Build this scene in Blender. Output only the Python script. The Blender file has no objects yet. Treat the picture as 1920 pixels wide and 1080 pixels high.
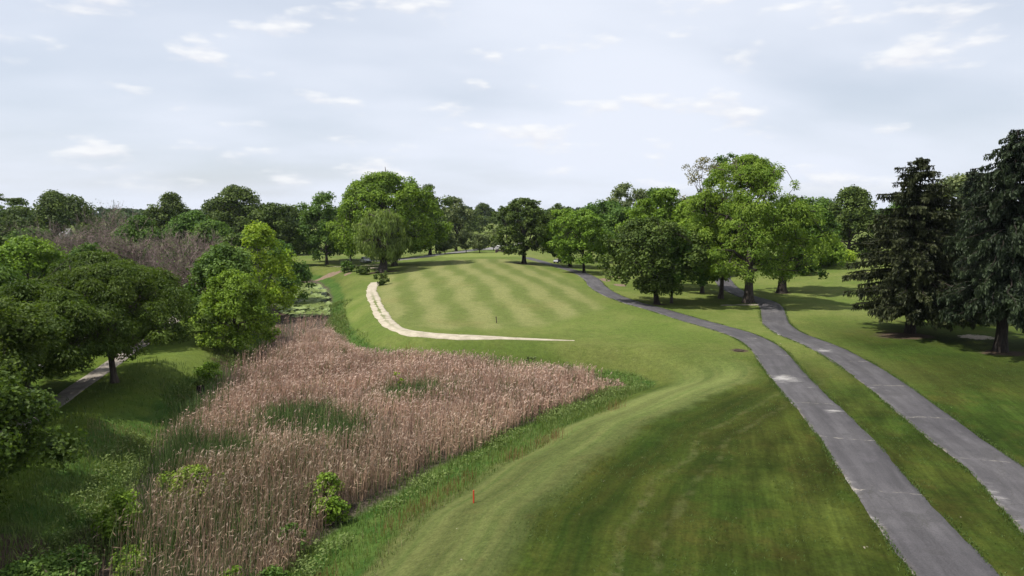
import bpy, math, random
import numpy as np

R = math.radians
scene = bpy.context.scene
col = scene.collection

# ------------------------------------------------------------------ camera
cam_d = bpy.data.cameras.new('camera')
cam_d.sensor_width = 36.0
cam_d.lens = 36.0*1297.0/1920.0
cam_d.clip_start = 0.1
cam_d.clip_end = 6000.0
cam = bpy.data.objects.new('camera', cam_d)
col.objects.link(cam)
cam.location = (0, 0, 13.0)
cam.rotation_euler = (R(90.0)-math.atan(144/1297.0), 0, 0)
scene.camera = cam

# ------------------------------------------------------------------ light
SUN_EL = 60.0
SUN_AZ = 262.0          # compass bearing of the sun, clockwise from +Y (left of the view)
sun_d = bpy.data.lights.new('sun', 'SUN')
sun_d.energy = 5.0
sun_d.angle = R(0.55)
sun_d.color = (1.0, 0.95, 0.86)
sun = bpy.data.objects.new('sun', sun_d)
col.objects.link(sun)
sun.rotation_euler = (R(90.0-SUN_EL), 0, R(180.0-SUN_AZ))

scene.view_settings.view_transform = 'Standard'
scene.view_settings.look = 'None'
scene.view_settings.exposure = 0.5
scene.view_settings.gamma = 1.0
scene.view_settings.use_curve_mapping = False
scene.cycles.max_bounces = 4
scene.cycles.diffuse_bounces = 2
scene.cycles.transmission_bounces = 3
scene.cycles.transparent_max_bounces = 4
scene.cycles.volume_bounces = 0


# ------------------------------------------------------------------ node helper
ALB = (0.78, 0.78, 0.78)      # all colours below are keyed to this


class NT:
    def __init__(s, tree):
        s.t = tree
        tree.nodes.clear()

    def n(s, typ, **kw):
        nd = s.t.nodes.new(typ)
        for k, v in kw.items():
            setattr(nd, k, v)
        return nd

    def put(s, sock, v):
        if v is None:
            return
        if isinstance(v, bpy.types.NodeSocket):
            s.t.links.new(v, sock)
        elif isinstance(v, (tuple, list)):
            v = tuple(v)
            if sock.type == 'RGBA' and len(v) == 3:
                v = v+(1.0,)
            sock.default_value = v
        else:
            sock.default_value = v

    def math(s, op, a, b=None, c=None, clamp=False):
        nd = s.n('ShaderNodeMath', operation=op, use_clamp=clamp)
        for i, v in enumerate((a, b, c)):
            if v is not None:
                s.put(nd.inputs[i], v)
        return nd.outputs[0]

    def vmath(s, op, a, b=None):
        nd = s.n('ShaderNodeVectorMath', operation=op)
        s.put(nd.inputs[0], a)
        if b is not None:
            s.put(nd.inputs[1], b)
        return nd.outputs[0]

    def mix(s, f, a, b, typ='MIX'):
        nd = s.n('ShaderNodeMix', data_type='RGBA', blend_type=typ)
        s.put(nd.inputs[0], f)
        s.put(nd.inputs[6], a)
        s.put(nd.inputs[7], b)
        return nd.outputs[2]

    def noise(s, vec, scale, detail=3.0, rough=0.55, out=0):
        nd = s.n('ShaderNodeTexNoise')
        s.put(nd.inputs['Vector'], vec)
        nd.inputs['Scale'].default_value = scale
        nd.inputs['Detail'].default_value = detail
        nd.inputs['Roughness'].default_value = rough
        return nd.outputs[out]

    def step(s, v, a, b, x=0.0, y=1.0):
        nd = s.n('ShaderNodeMapRange', interpolation_type='SMOOTHSTEP')
        s.put(nd.inputs[0], v)
        nd.inputs[1].default_value = a
        nd.inputs[2].default_value = b
        nd.inputs[3].default_value = x
        nd.inputs[4].default_value = y
        return nd.outputs[0]

    def xyz(s, x, y, z=0.0):
        nd = s.n('ShaderNodeCombineXYZ')
        s.put(nd.inputs[0], x)
        s.put(nd.inputs[1], y)
        s.put(nd.inputs[2], z)
        return nd.outputs[0]

    def sep(s, v):
        nd = s.n('ShaderNodeSeparateXYZ')
        s.put(nd.inputs[0], v)
        return nd.outputs

    def attr(s, name, out='Fac'):
        return s.n('ShaderNodeAttribute', attribute_name=name).outputs[out]

    def pos(s):
        return s.n('ShaderNodeNewGeometry').outputs['Position']

    def bump(s, h, strength, dist):
        nd = s.n('ShaderNodeBump')
        nd.inputs['Strength'].default_value = strength
        nd.inputs['Distance'].default_value = dist
        s.put(nd.inputs['Height'], h)
        return nd.outputs[0]

    def principled(s, colr, rough=0.8, spec=0.3, normal=None, **kw):
        nd = s.n('ShaderNodeBsdfPrincipled')
        s.put(nd.inputs['Base Color'], s.mix(1.0, colr, ALB, 'MULTIPLY'))
        s.put(nd.inputs['Roughness'], rough)
        nd.inputs['Specular IOR Level'].default_value = spec
        if normal is not None:
            s.put(nd.inputs['Normal'], normal)
        for k, v in kw.items():
            s.put(nd.inputs[k], v)
        return nd.outputs[0]

    def out(s, sh, vol=None):
        o = s.n('ShaderNodeOutputMaterial')
        if sh is not None:
            s.t.links.new(sh, o.inputs['Surface'])
        if vol is not None:
            s.t.links.new(vol, o.inputs['Volume'])


# ------------------------------------------------------------------ sky
world = bpy.data.worlds.new('World')
scene.world = world
world.use_nodes = True
w = NT(world.node_tree)
sky = w.n('ShaderNodeTexSky', sky_type='NISHITA', sun_disc=False)
sky.sun_elevation = R(SUN_EL)
sky.sun_rotation = R(SUN_AZ)
sky.air_density = 1.0
sky.dust_density = 1.2
sky.ozone_density = 1.0
dirv = w.n('ShaderNodeTexCoord').outputs['Generated']
sx, sy, sz = w.sep(dirv)
el = w.math('MAXIMUM', sz, 0.0)
# a thin high veil, seen on a flat layer overhead, streaked along one wind direction
den = w.math('ADD', el, 0.24)
px_ = w.math('DIVIDE', sx, den)
py_ = w.math('DIVIDE', sy, den)
st = w.xyz(w.math('ADD', w.math('MULTIPLY', px_, 0.55), w.math('MULTIPLY', py_, 0.28)),
           w.math('SUBTRACT', w.math('MULTIPLY', py_, 0.85), w.math('MULTIPLY', px_, 0.30)), 0.37)
v1 = w.noise(st, 1.3, 4.0, 0.45)
v2 = w.noise(w.vmath('ADD', st, (4.3, 1.7, 2.2)), 1.7, 4.0, 0.5)
veil = w.step(w.math('ADD', w.math('MULTIPLY', v1, 0.72), w.math('MULTIPLY', v2, 0.28)), 0.32, 0.60, 0.66, 1.0)
# heaps of small cumulus low down, in angular space
az = w.math('ARCTAN2', sx, sy)
ang = w.xyz(w.math('MULTIPLY', az, 1.0), w.math('MULTIPLY', el, 3.0), 0.0)
c1 = w.noise(w.vmath('ADD', ang, (0.35, 0.21, 0.0)), 8.5, 4.5, 0.52)
c2 = w.noise(w.vmath('ADD', ang, (7.1, 3.3, 1.0)), 2.1, 2.0, 0.5)
cum = w.step(w.math('ADD', c1, w.math('MULTIPLY', w.math('SUBTRACT', c2, 0.5), 0.5)), 0.55, 0.70)
cum = w.math('MULTIPLY', cum, w.step(el, 0.015, 0.05))
# the sky is lighter on a cloud's upper side than just below it
c1b = w.noise(w.vmath('ADD', ang, (0.35, 0.235, 0.0)), 8.5, 4.5, 0.52)
under = w.math('MULTIPLY', w.math('SUBTRACT', c1b, c1), 5.0)
under = w.math('MAXIMUM', w.math('MINIMUM', under, 0.5), -0.5)
veilc = w.mix(w.step(v1, 0.30, 0.70), (7.95, 8.55, 9.7), (8.3, 8.8, 9.9))
cumc = w.mix(w.math('ADD', under, 0.5), (9.7, 9.8, 10.0), (8.0, 8.2, 9.0))
base = w.mix(1.0, sky.outputs[0], (1.0, 1.0, 1.0), 'MULTIPLY')
c_ = w.mix(veil, base, veilc)
c_ = w.mix(w.math('MULTIPLY', cum, 0.9), c_, cumc)
bg = w.n('ShaderNodeBackground')
w.t.links.new(c_, bg.inputs['Color'])
bg.inputs['Strength'].default_value = 0.071
wo = w.n('ShaderNodeOutputWorld')
w.t.links.new(bg.outputs[0], wo.inputs['Surface'])

rng = np.random.default_rng(11)


# ------------------------------------------------------------------ mesh helpers
class Buf:
    """collects quads and triangles with one tint value per face, builds one mesh"""
    def __init__(s):
        s.v = []
        s.q = []
        s.t = []
        s.qt = []
        s.tt = []
        s.n = 0

    def add(s, V, Q=None, T=None, tint=0.5):
        V = np.asarray(V, np.float32).reshape(-1, 3)
        if Q is not None and len(Q):
            Q = np.asarray(Q, np.int64).reshape(-1, 4)
            s.q.append(Q+s.n)
            s.qt.append(np.broadcast_to(np.asarray(tint, np.float32), (len(Q),)) if np.ndim(tint) == 0 else np.asarray(tint, np.float32)[:len(Q)])
        if T is not None and len(T):
            T = np.asarray(T, np.int64).reshape(-1, 3)
            s.t.append(T+s.n)
            s.tt.append(np.broadcast_to(np.asarray(tint, np.float32), (len(T),)) if np.ndim(tint) == 0 else np.asarray(tint, np.float32)[:len(T)])
        s.v.append(V)
        s.n += len(V)

    def mesh(s, name, mat=None, smooth=False):
        V = np.concatenate(s.v) if s.v else np.zeros((0, 3), np.float32)
        Q = np.concatenate(s.q) if s.q else np.zeros((0, 4), np.int64)
        T = np.concatenate(s.t) if s.t else np.zeros((0, 3), np.int64)
        me = bpy.data.meshes.new(name)
        me.vertices.add(len(V))
        me.vertices.foreach_set('co', V.astype(np.float32).ravel())
        nl = len(Q)*4+len(T)*3
        me.loops.add(nl)
        me.loops.foreach_set('vertex_index', np.concatenate([Q.ravel(), T.ravel()]).astype(np.int32))
        me.polygons.add(len(Q)+len(T))
        ls = np.concatenate([np.arange(len(Q))*4, len(Q)*4+np.arange(len(T))*3]).astype(np.int32)
        me.polygons.foreach_set('loop_start', ls)
        tint = np.concatenate(s.qt+s.tt) if (s.qt or s.tt) else np.zeros(0)
        a = me.attributes.new('tint', 'FLOAT', 'FACE')
        a.data.foreach_set('value', tint.astype(np.float32))
        me.polygons.foreach_set('use_smooth', np.full(len(Q)+len(T), smooth))
        me.update(calc_edges=True)
        if mat is not None:
            me.materials.append(mat)
        return me


def link(name, me, parent=None, loc=(0, 0, 0), rz=0.0, sc=1.0, **props):
    o = bpy.data.objects.new(name, me)
    col.objects.link(o)
    o.location = loc
    o.rotation_euler = (0, 0, rz)
    if sc != 1.0:
        o.scale = (sc, sc, sc) if np.ndim(sc) == 0 else sc
    if parent is not None:
        o.parent = parent
    for k, v in props.items():
        o[k] = v
    return o


def thing(name, label, cat, loc, rz=0.0, group=None, sc=1.0):
    o = link(name, None, None, loc, rz, sc, label=label, category=cat)
    if group:
        o['group'] = group
    return o


def tube(buf, pts, rad, sides=6, tint=0.5):
    pts = np.asarray(pts, float)
    m = len(pts)
    tan = np.gradient(pts, axis=0)
    tan /= np.linalg.norm(tan, axis=1)[:, None]+1e-9
    ref = np.where(np.abs(tan[:, 2:3]) > 0.9, np.array([[1.0, 0, 0]]), np.array([[0, 0, 1.0]]))
    a = np.cross(tan, ref)
    a /= np.linalg.norm(a, axis=1)[:, None]+1e-9
    b = np.cross(tan, a)
    th = np.arange(sides)*2*math.pi/sides
    rad = np.broadcast_to(np.asarray(rad, float), (m,))
    V = pts[:, None, :]+rad[:, None, None]*(np.cos(th)[None, :, None]*a[:, None, :]+np.sin(th)[None, :, None]*b[:, None, :])
    i = np.arange(m-1)[:, None]*sides
    j = np.arange(sides)[None, :]
    k = (j+1) % sides
    Q = np.stack([i+j, i+k, i+sides+k, i+sides+j], -1).reshape(-1, 4)
    buf.add(V.reshape(-1, 3), Q, tint=tint)


def box(buf, c, s, tint=0.5, rz=0.0, taper=1.0):
    x, y, z = np.array(s)/2.0
    V = np.array([(-x, -y, -z), (x, -y, -z), (x, y, -z), (-x, y, -z),
                  (-x*taper, -y*taper, z), (x*taper, -y*taper, z), (x*taper, y*taper, z), (-x*taper, y*taper, z)])
    if rz:
        cs, sn = math.cos(rz), math.sin(rz)
        V[:, :2] = V[:, :2]@np.array([[cs, sn], [-sn, cs]])
    Q = [(0, 3, 2, 1), (4, 5, 6, 7), (0, 1, 5, 4), (1, 2, 6, 5), (2, 3, 7, 6), (3, 0, 4, 7)]
    buf.add(V+np.array(c), Q, tint=tint)


def unit(v):
    return v/(np.linalg.norm(v, axis=-1, keepdims=True)+1e-9)


def cards(buf, P, N, L, W, axis=None, tint=0.5, r=None):
    """leaf-sized rhombs: centre P, normal N, half length L, half width W"""
    r = r or rng
    n = len(P)
    if n == 0:
        return
    if axis is None:
        axis = r.normal(size=(n, 3))
    N = unit(N)
    a = axis-(axis*N).sum(1, keepdims=True)*N
    a = unit(a)
    b = np.cross(N, a)
    L = np.broadcast_to(np.asarray(L, float), (n,))[:, None]
    W = np.broadcast_to(np.asarray(W, float), (n,))[:, None]
    off = (0.15*L)*N
    V = np.stack([P-a*L-off, P+b*W+off*0.4, P+a*L-off, P-b*W+off*0.4], 1).reshape(-1, 3)
    Q = np.arange(n*4).reshape(n, 4)
    buf.add(V, Q, tint=tint)


# ---- TERRAIN ----
WET = np.array([(-9.4,28.9),(-8.5,32.9),(-6.5,36.1),(-4.6,40.1),(-2.5,43),(-0.4,47.1),(3.3,51),(7.4,56.1),(10.2,59.0),
 (9.4,60.8),(5.5,62.4),(0.4,63.8),(-6.6,66),(-11.1,67.3),(-16.5,71),(-20.5,80),(-24.5,92),(-28,105),(-31,118),(-36,135),(-41,147),(-45,154),
 (-48,152),(-45,138),(-42,124),(-38,105),(-33,95),(-29,82),(-27.6,72),(-26.3,63),(-25.8,55.4),(-24.8,50.7),(-23.8,45.5),(-21.0,36.2),
 (-19.4,32),(-18.6,28.9),(-18,25),(-18,18),(-17,8),(-15.5,2),(-13,6),(-12.5,14),(-11.3,22)])

def sdf(P, poly):
    """signed distance to a closed polygon (negative inside)"""
    P = np.asarray(P, float); n = len(poly)
    d = np.full(len(P), 1e18); ins = np.zeros(len(P), bool)
    for i in range(n):
        a = poly[i]; b = poly[(i+1) % n]; e = b-a
        w = P-a
        t = np.clip((w@e)/(e@e), 0, 1)
        q = w-t[:, None]*e
        d = np.minimum(d, (q*q).sum(1))
        c = ((a[1] > P[:, 1]) != (b[1] > P[:, 1]))
        with np.errstate(divide='ignore', invalid='ignore'):
            xi = (b[0]-a[0])*(P[:, 1]-a[1])/(b[1]-a[1])+a[0]
        ins ^= c & (P[:, 0] < xi)
    d = np.sqrt(d)
    return np.where(ins, -d, d)

def sstep(a, b, x):
    t = np.clip((x-a)/(b-a), 0, 1)
    return t*t*(3-2*t)

def terrain(P, wd=None):
    P = np.asarray(P, float); x = P[:, 0]; y = P[:, 1]
    if wd is None: wd = sdf(P, WET)
    near = (1-sstep(56, 70, y))*sstep(-16, -6, x)
    w = 5.5+5.0*near
    left = sstep(-16, -26, x)*(1-sstep(110, 150, y))
    z = 0.12*np.sin(x*0.09+1.0)*np.sin(y*0.07+0.4)+0.08*np.sin(x*0.21+y*0.13)
    z = z-0.6*left
    z = z+1.7*np.exp(-((x+6)/20.0)**2)*sstep(76, 120, y)*(1-sstep(180, 250, y))
    z = z+2.8*np.exp(-((x-68)/24.0)**2-((y-150)/26.0)**2)
    z = z+3.0*np.exp(-((x-105)/40.0)**2-((y-210)/50.0)**2)
    s = 1-sstep(0.0, 1.0, np.clip((wd+0.8)/(w+0.8), 0, 1))
    return z*(1-s)+(-2.3)*s
# ---- END TERRAIN ----


def gz(x, y):
    return float(terrain(np.array([[x, y]]))[0])


# ------------------------------------------------------------------ materials
def mat(name):
    m = bpy.data.materials.new(name)
    m.use_nodes = True
    return m, NT(m.node_tree)


def plain(name, c, rough=0.7, spec=0.3, var=0.12, scale=3.0, metal=0.0):
    m, t = mat(name)
    co = t.n('ShaderNodeTexCoord').outputs['Object']
    f = t.noise(co, scale, 4.0)
    k = t.step(f, 0.25, 0.75, 1.0-var, 1.0+var)
    cc = t.mix(1.0, c, t.xyz(k, k, k), 'MULTIPLY')
    t.out(t.principled(cc, rough, spec, Metallic=metal))
    return m


def foliage(name, c0, c1, transl=0.3, hue=0.05, rough=0.6, spec=0.14):
    """leaf colour runs with the leaf's own tint and differs a little from tree to tree"""
    m, t = mat(name)
    f = t.attr('tint')
    c = t.mix(f, c0, c1)
    big = t.noise(t.pos(), 0.45, 2.0)
    rn = t.n('ShaderNodeObjectInfo').outputs['Random']
    h = t.n('ShaderNodeHueSaturation')
    t.put(h.inputs['Hue'], t.math('ADD', 0.5-hue*0.25, t.math('MULTIPLY', t.math('ADD', t.math('MULTIPLY', rn, 0.4), t.math('MULTIPLY', big, 0.6)), hue*0.5)))
    t.put(h.inputs['Value'], t.math('ADD', 0.78, t.math('MULTIPLY', big, 0.45)))
    t.put(h.inputs['Color'], c)
    c = h.outputs[0]
    p = t.principled(c, rough, spec)
    tr = t.n('ShaderNodeBsdfTranslucent')
    t.put(tr.inputs['Color'], t.mix(1.0, c, (0.97, 1.01, 0.43), 'MULTIPLY'))
    mx = t.n('ShaderNodeMixShader')
    mx.inputs[0].default_value = transl
    t.t.links.new(p, mx.inputs[1])
    t.t.links.new(tr.outputs[0], mx.inputs[2])
    t.out(mx.outputs[0])
    return m


def bark(name, c0, c1):
    m, t = mat(name)
    co = t.n('ShaderNodeTexCoord').outputs['Object']
    x, y, z = t.sep(co)
    f = t.noise(t.xyz(t.math('MULTIPLY', x, 9.0), t.math('MULTIPLY', y, 9.0), t.math('MULTIPLY', z, 1.6)), 1.0, 5.0, 0.65)
    c = t.mix(t.step(f, 0.3, 0.7), c0, c1)
    t.out(t.principled(c, 0.9, 0.15, t.bump(f, 0.8, 0.06)))
    return m


M = {}
M['bark'] = bark('bark_grey_brown', (0.035, 0.028, 0.022), (0.12, 0.10, 0.085))
M['bark_pale'] = bark('bark_pale_grey', (0.10, 0.09, 0.08), (0.26, 0.235, 0.21))
M['bark_dark'] = bark('bark_dark', (0.018, 0.014, 0.012), (0.055, 0.045, 0.038))
M['twig'] = bark('dry_twig', (0.10, 0.075, 0.07), (0.24, 0.19, 0.18))
M['maple'] = foliage('leaf_bright_green', (0.094, 0.170, 0.018), (0.250, 0.375, 0.042))
M['oak'] = foliage('leaf_dark_green', (0.036, 0.066, 0.010), (0.150, 0.210, 0.042), 0.22)
M['shade'] = foliage('leaf_shade_green', (0.040, 0.074, 0.012), (0.125, 0.185, 0.030), 0.34)
M['mid'] = foliage('leaf_mid_green', (0.053, 0.112, 0.019), (0.156, 0.256, 0.045), 0.26)
M['locust'] = foliage('leaf_yellow_green', (0.111, 0.195, 0.025), (0.305, 0.416, 0.065), 0.36)
M['lime'] = foliage('leaf_lime', (0.174, 0.273, 0.022), (0.445, 0.561, 0.063), 0.36)
M['willow'] = foliage('leaf_willow', (0.116, 0.169, 0.038), (0.302, 0.383, 0.099), 0.32)
M['grey'] = foliage('leaf_grey_green', (0.091, 0.129, 0.052), (0.236, 0.281, 0.109), 0.25)
M['brown'] = foliage('leaf_thin_brownish', (0.119, 0.11, 0.047), (0.293, 0.277, 0.128), 0.25)
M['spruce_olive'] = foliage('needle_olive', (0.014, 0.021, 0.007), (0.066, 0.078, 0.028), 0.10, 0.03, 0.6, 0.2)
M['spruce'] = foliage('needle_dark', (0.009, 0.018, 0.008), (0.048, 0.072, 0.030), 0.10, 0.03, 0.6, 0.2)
M['far'] = foliage('leaf_far_wood', (0.024, 0.054, 0.014), (0.084, 0.138, 0.035), 0.2, 0.08)


def reed_mat():
    m, t = mat('reed_straw')
    f = t.attr('tint')          # 0..1 dry straw, 1..2 seed plume, 2..3 green blade
    dry = t.mix(f, (0.30, 0.195, 0.150), (0.53, 0.375, 0.295))
    plume = t.mix(t.math('SUBTRACT', f, 1.0), (0.38, 0.285, 0.235), (0.53, 0.42, 0.355))
    grn = t.mix(t.math('SUBTRACT', f, 2.0), (0.055, 0.105, 0.034), (0.165, 0.225, 0.075))
    c = t.mix(t.math('GREATER_THAN', f, 0.9995), dry, plume)
    c = t.mix(t.math('GREATER_THAN', f, 1.9995), c, grn)
    px_, py_, pz_ = t.sep(t.pos())
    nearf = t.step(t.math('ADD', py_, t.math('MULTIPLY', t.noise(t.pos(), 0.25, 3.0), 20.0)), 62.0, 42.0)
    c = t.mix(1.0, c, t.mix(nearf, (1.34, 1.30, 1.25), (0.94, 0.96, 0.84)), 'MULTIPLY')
    big = t.noise(t.pos(), 0.16, 3.0)
    k = t.step(big, 0.3, 0.7, 0.80, 1.15)
    c = t.mix(1.0, c, t.xyz(k, k, k), 'MULTIPLY')
    p = t.principled(c, 0.75, 0.15)
    tr = t.n('ShaderNodeBsdfTranslucent')
    t.put(tr.inputs['Color'], t.mix(1.0, c, ALB, 'MULTIPLY'))
    mx = t.n('ShaderNodeMixShader')
    mx.inputs[0].default_value = 0.2
    t.t.links.new(p, mx.inputs[1])
    t.t.links.new(tr.outputs[0], mx.inputs[2])
    t.out(mx.outputs[0])
    return m


def weed_mat():
    m, t = mat('weed_and_tall_grass')
    f = t.attr('tint')          # 0..1 green, 1..2 rusty seed heads, 2..3 straw
    g = t.mix(f, (0.070, 0.118, 0.028), (0.215, 0.280, 0.080))
    r = t.mix(t.math('SUBTRACT', f, 1.0), (0.17, 0.085, 0.045), (0.31, 0.17, 0.09))
    s = t.mix(t.math('SUBTRACT', f, 2.0), (0.18, 0.17, 0.075), (0.34, 0.31, 0.16))
    c = t.mix(t.math('GREATER_THAN', f, 0.9995), g, r)
    c = t.mix(t.math('GREATER_THAN', f, 1.9995), c, s)
    p = t.principled(c, 0.6, 0.2)
    tr = t.n('ShaderNodeBsdfTranslucent')
    t.put(tr.inputs['Color'], t.mix(1.0, c, (0.94, 0.97, 0.47), 'MULTIPLY'))
    mx = t.n('ShaderNodeMixShader')
    mx.inputs[0].default_value = 0.3
    t.t.links.new(p, mx.inputs[1])
    t.t.links.new(tr.outputs[0], mx.inputs[2])
    t.out(mx.outputs[0])
    return m


M['reed'] = reed_mat()
M['weed'] = weed_mat()


def ground_mat():
    m, t = mat('golf_course_ground')
    p = t.pos()
    x, y, z = t.sep(p)
    wd = t.attr('wetland_distance')
    fair = t.attr('fairway')
    lite = t.attr('light_turf')
    dirt = t.attr('clay')
    sand = t.attr('sand')
    grn = t.attr('putting_green')
    soil = t.attr('bare_soil')
    leaf = t.attr('left_lawn')
    fine = t.noise(p, 7.0, 6.0, 0.78)
    mid = t.noise(p, 0.55, 5.0, 0.6)
    big = t.noise(p, 0.085, 4.0, 0.55)
    # rough: green with worn olive and brown blotches
    c = t.mix(t.step(big, 0.36, 0.64), (0.0248, 0.0448, 0.0065), (0.0420, 0.0525, 0.0090))
    c = t.mix(t.math('MULTIPLY', t.step(mid, 0.5, 0.74), 0.55), c, (0.0540, 0.0518, 0.0120))
    c = t.mix(t.math('MULTIPLY', t.step(mid, 0.48, 0.25), 0.5), c, (0.0195, 0.0434, 0.0060))
    br = t.noise(t.vmath('ADD', p, (31.0, 7.0, 0.0)), 0.19, 6.0, 0.68)
    c = t.mix(t.math('MULTIPLY', t.step(br, 0.50, 0.68), 0.55), c, (0.0540, 0.0448, 0.0110))
    c = t.mix(t.math('MULTIPLY', t.step(br, 0.46, 0.30), 0.5), c, (0.0562, 0.0735, 0.0150))
    # mower streaks that follow the paths
    sv = t.xyz(t.math('ADD', t.math('MULTIPLY', x, 1.5), t.math('MULTIPLY', y, -0.42)), t.math('ADD', t.math('MULTIPLY', y, 0.07), t.math('MULTIPLY', x, 0.02)), 0.0)
    s1 = t.noise(sv, 1.0, 4.0, 0.6)
    sw = t.xyz(t.math('MULTIPLY', wd, 1.35), t.math('MULTIPLY', x, 0.06), t.math('MULTIPLY', y, 0.06))
    s2 = t.noise(sw, 1.0, 5.0, 0.65)
    nearw = t.step(wd, 19.0, 10.0)
    strk = t.math('ADD', t.math('MULTIPLY', s2, nearw), t.math('MULTIPLY', s1, t.math('SUBTRACT', 1.0, nearw)))
    k = t.step(strk, 0.28, 0.72, 0.80, 1.24)
    c = t.mix(1.0, c, t.xyz(k, k, k), 'MULTIPLY')
    c = t.mix(t.math('MULTIPLY', t.attr('painted_shade_turf'), 0.8), c, t.mix(t.step(br, 0.35, 0.65), (0.022, 0.045, 0.007), (0.036, 0.054, 0.009)))  # right lawn: shade and vignetting painted into a darker turf colour
    sx_ = t.noise(t.xyz(t.math('ADD', t.math('MULTIPLY', x, 5.5), t.math('MULTIPLY', y, -1.6)), t.math('MULTIPLY', y, 0.5), 0.0), 1.0, 3.0, 0.6)
    k = t.step(sx_, 0.3, 0.7, 0.86, 1.15)
    c = t.mix(1.0, c, t.xyz(k, k, k), 'MULTIPLY')
    lum = t.noise(t.vmath('ADD', p, (3.0, 51.0, 0.0)), 0.11, 5.0, 0.6)
    k = t.step(lum, 0.34, 0.66, 0.72, 1.28)
    c = t.mix(1.0, c, t.xyz(k, k, k), 'MULTIPLY')
    # left lawn under the street trees is a fresher green
    c = t.mix(leaf, c, t.mix(t.step(mid, 0.35, 0.65), (0.060, 0.105, 0.014), (0.085, 0.120, 0.017)))
    # far turf is drier and paler
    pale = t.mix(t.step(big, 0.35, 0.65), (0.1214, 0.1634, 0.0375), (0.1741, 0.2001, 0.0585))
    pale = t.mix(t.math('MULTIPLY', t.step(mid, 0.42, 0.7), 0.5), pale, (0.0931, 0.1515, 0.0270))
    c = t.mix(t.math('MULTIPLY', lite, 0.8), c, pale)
    # fairway stripes, two mowing directions
    wob = t.math('MULTIPLY', t.math('SUBTRACT', t.noise(p, 0.05, 2.0), 0.5), 3.0)
    d1 = t.math('ADD', t.math('ADD', t.math('MULTIPLY', x, 0.98), t.math('MULTIPLY', y, 0.19)), wob)
    d2 = t.math('ADD', t.math('SUBTRACT', t.math('MULTIPLY', x, 0.98), t.math('MULTIPLY', y, 0.17)), wob)
    w1 = t.math('SINE', t.math('MULTIPLY', d1, 1.15))
    w2 = t.math('SINE', t.math('MULTIPLY', d2, 1.25))
    ss = t.math('ADD', t.math('MULTIPLY', w1, 0.95), t.math('MULTIPLY', w2, 0.35))
    ss = t.math('ADD', ss, t.math('MULTIPLY', t.math('SUBTRACT', mid, 0.5), 2.8))
    fc = t.mix(t.step(ss, -1.1, 1.1), (0.112, 0.140, 0.038), (0.186, 0.196, 0.072))
    fc = t.mix(t.math('MULTIPLY', t.step(big, 0.55, 0.75), 0.4), fc, (0.185, 0.162, 0.062))
    c = t.mix(fair, c, fc)
    c = t.mix(grn, c, (0.165, 0.20, 0.055))
    # shaven slope round the reed bed, with the dark crest strip and tyre tracks behind it
    edge = t.math('ADD', wd, t.math('MULTIPLY', t.math('SUBTRACT', mid, 0.5), 1.4))
    nearm = t.math('MULTIPLY', t.step(y, 66.0, 52.0), t.step(x, -14.0, -8.0))
    bank = t.math('MULTIPLY', t.math('MULTIPLY', t.step(edge, 3.2, 4.6), t.step(edge, 10.9, 9.6)), nearm)
    bankc = t.mix(t.step(s2, 0.3, 0.7), (0.0666, 0.0898, 0.0248), (0.1034, 0.1170, 0.0385))
    bankc = t.mix(t.math('MULTIPLY', t.step(mid, 0.55, 0.75), 0.4), bankc, (0.1156, 0.1122, 0.0385))
    kb = t.step(y, 34.0, 54.0, 1.0, 1.45)
    bankc = t.mix(1.0, bankc, t.xyz(kb, kb, kb), 'MULTIPLY')
    c = t.mix(bank, c, bankc)
    crest = t.math('MULTIPLY', t.math('MULTIPLY', t.step(edge, 9.6, 11.8), t.step(edge, 19.0, 12.5)), nearm)
    c = t.mix(t.math('MULTIPLY', crest, 0.45), c, t.mix(t.step(s2, 0.35, 0.65), (0.0198, 0.0391, 0.0054), (0.0432, 0.0476, 0.0090)))
    trk = t.math('ABSOLUTE', t.math('SUBTRACT', t.math('ABSOLUTE', t.math('SUBTRACT', t.math('ADD', wd, t.math('MULTIPLY', t.math('SUBTRACT', big, 0.5), 3.0)), 14.6)), 0.75))
    trk = t.math('MULTIPLY', t.math('MULTIPLY', t.step(trk, 0.34, 0.08), nearm), t.step(t.noise(p, 0.9, 4.0, 0.7), 0.40, 0.60))
    c = t.mix(t.math('MULTIPLY', trk, 0.2), c, (0.165, 0.155, 0.07))
    bandm = t.math('MULTIPLY', t.math('MULTIPLY', t.step(wd, 4.0, 6.0), t.step(wd, 34.0, 22.0)), nearm)
    bs = t.math('SINE', t.math('ADD', t.math('MULTIPLY', wd, 2.3), t.math('MULTIPLY', big, 3.0)))
    k = t.math('ADD', 1.0, t.math('MULTIPLY', t.math('MULTIPLY', bs, 0.13), bandm))
    c = t.mix(1.0, c, t.xyz(k, k, k), 'MULTIPLY')
    # fringe of long grass, then black mud and litter under the reeds
    fr = t.math('MAXIMUM', t.step(edge, 2.6, 1.6), t.math('MULTIPLY', t.step(edge, 4.4, 3.4), t.step(y, 52.0, 44.0)))
    c = t.mix(fr, c, t.mix(t.step(mid, 0.3, 0.7), (0.035, 0.080, 0.014), (0.075, 0.120, 0.026)))
    mud = t.step(edge, 0.6, -0.4)
    c = t.mix(mud, c, t.mix(t.step(fine, 0.35, 0.65), (0.045, 0.036, 0.030), (0.125, 0.097, 0.078)))
    # clay, soil and sand where the turf is gone
    thr = t.math('ADD', dirt, t.math('MULTIPLY', t.math('SUBTRACT', mid, 0.5), 1.3))
    c = t.mix(t.step(thr, 0.42, 0.62), c, t.mix(fine, (0.13, 0.095, 0.068), (0.27, 0.20, 0.15)))
    thr = t.math('ADD', soil, t.math('MULTIPLY', t.math('SUBTRACT', mid, 0.5), 1.2))
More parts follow.
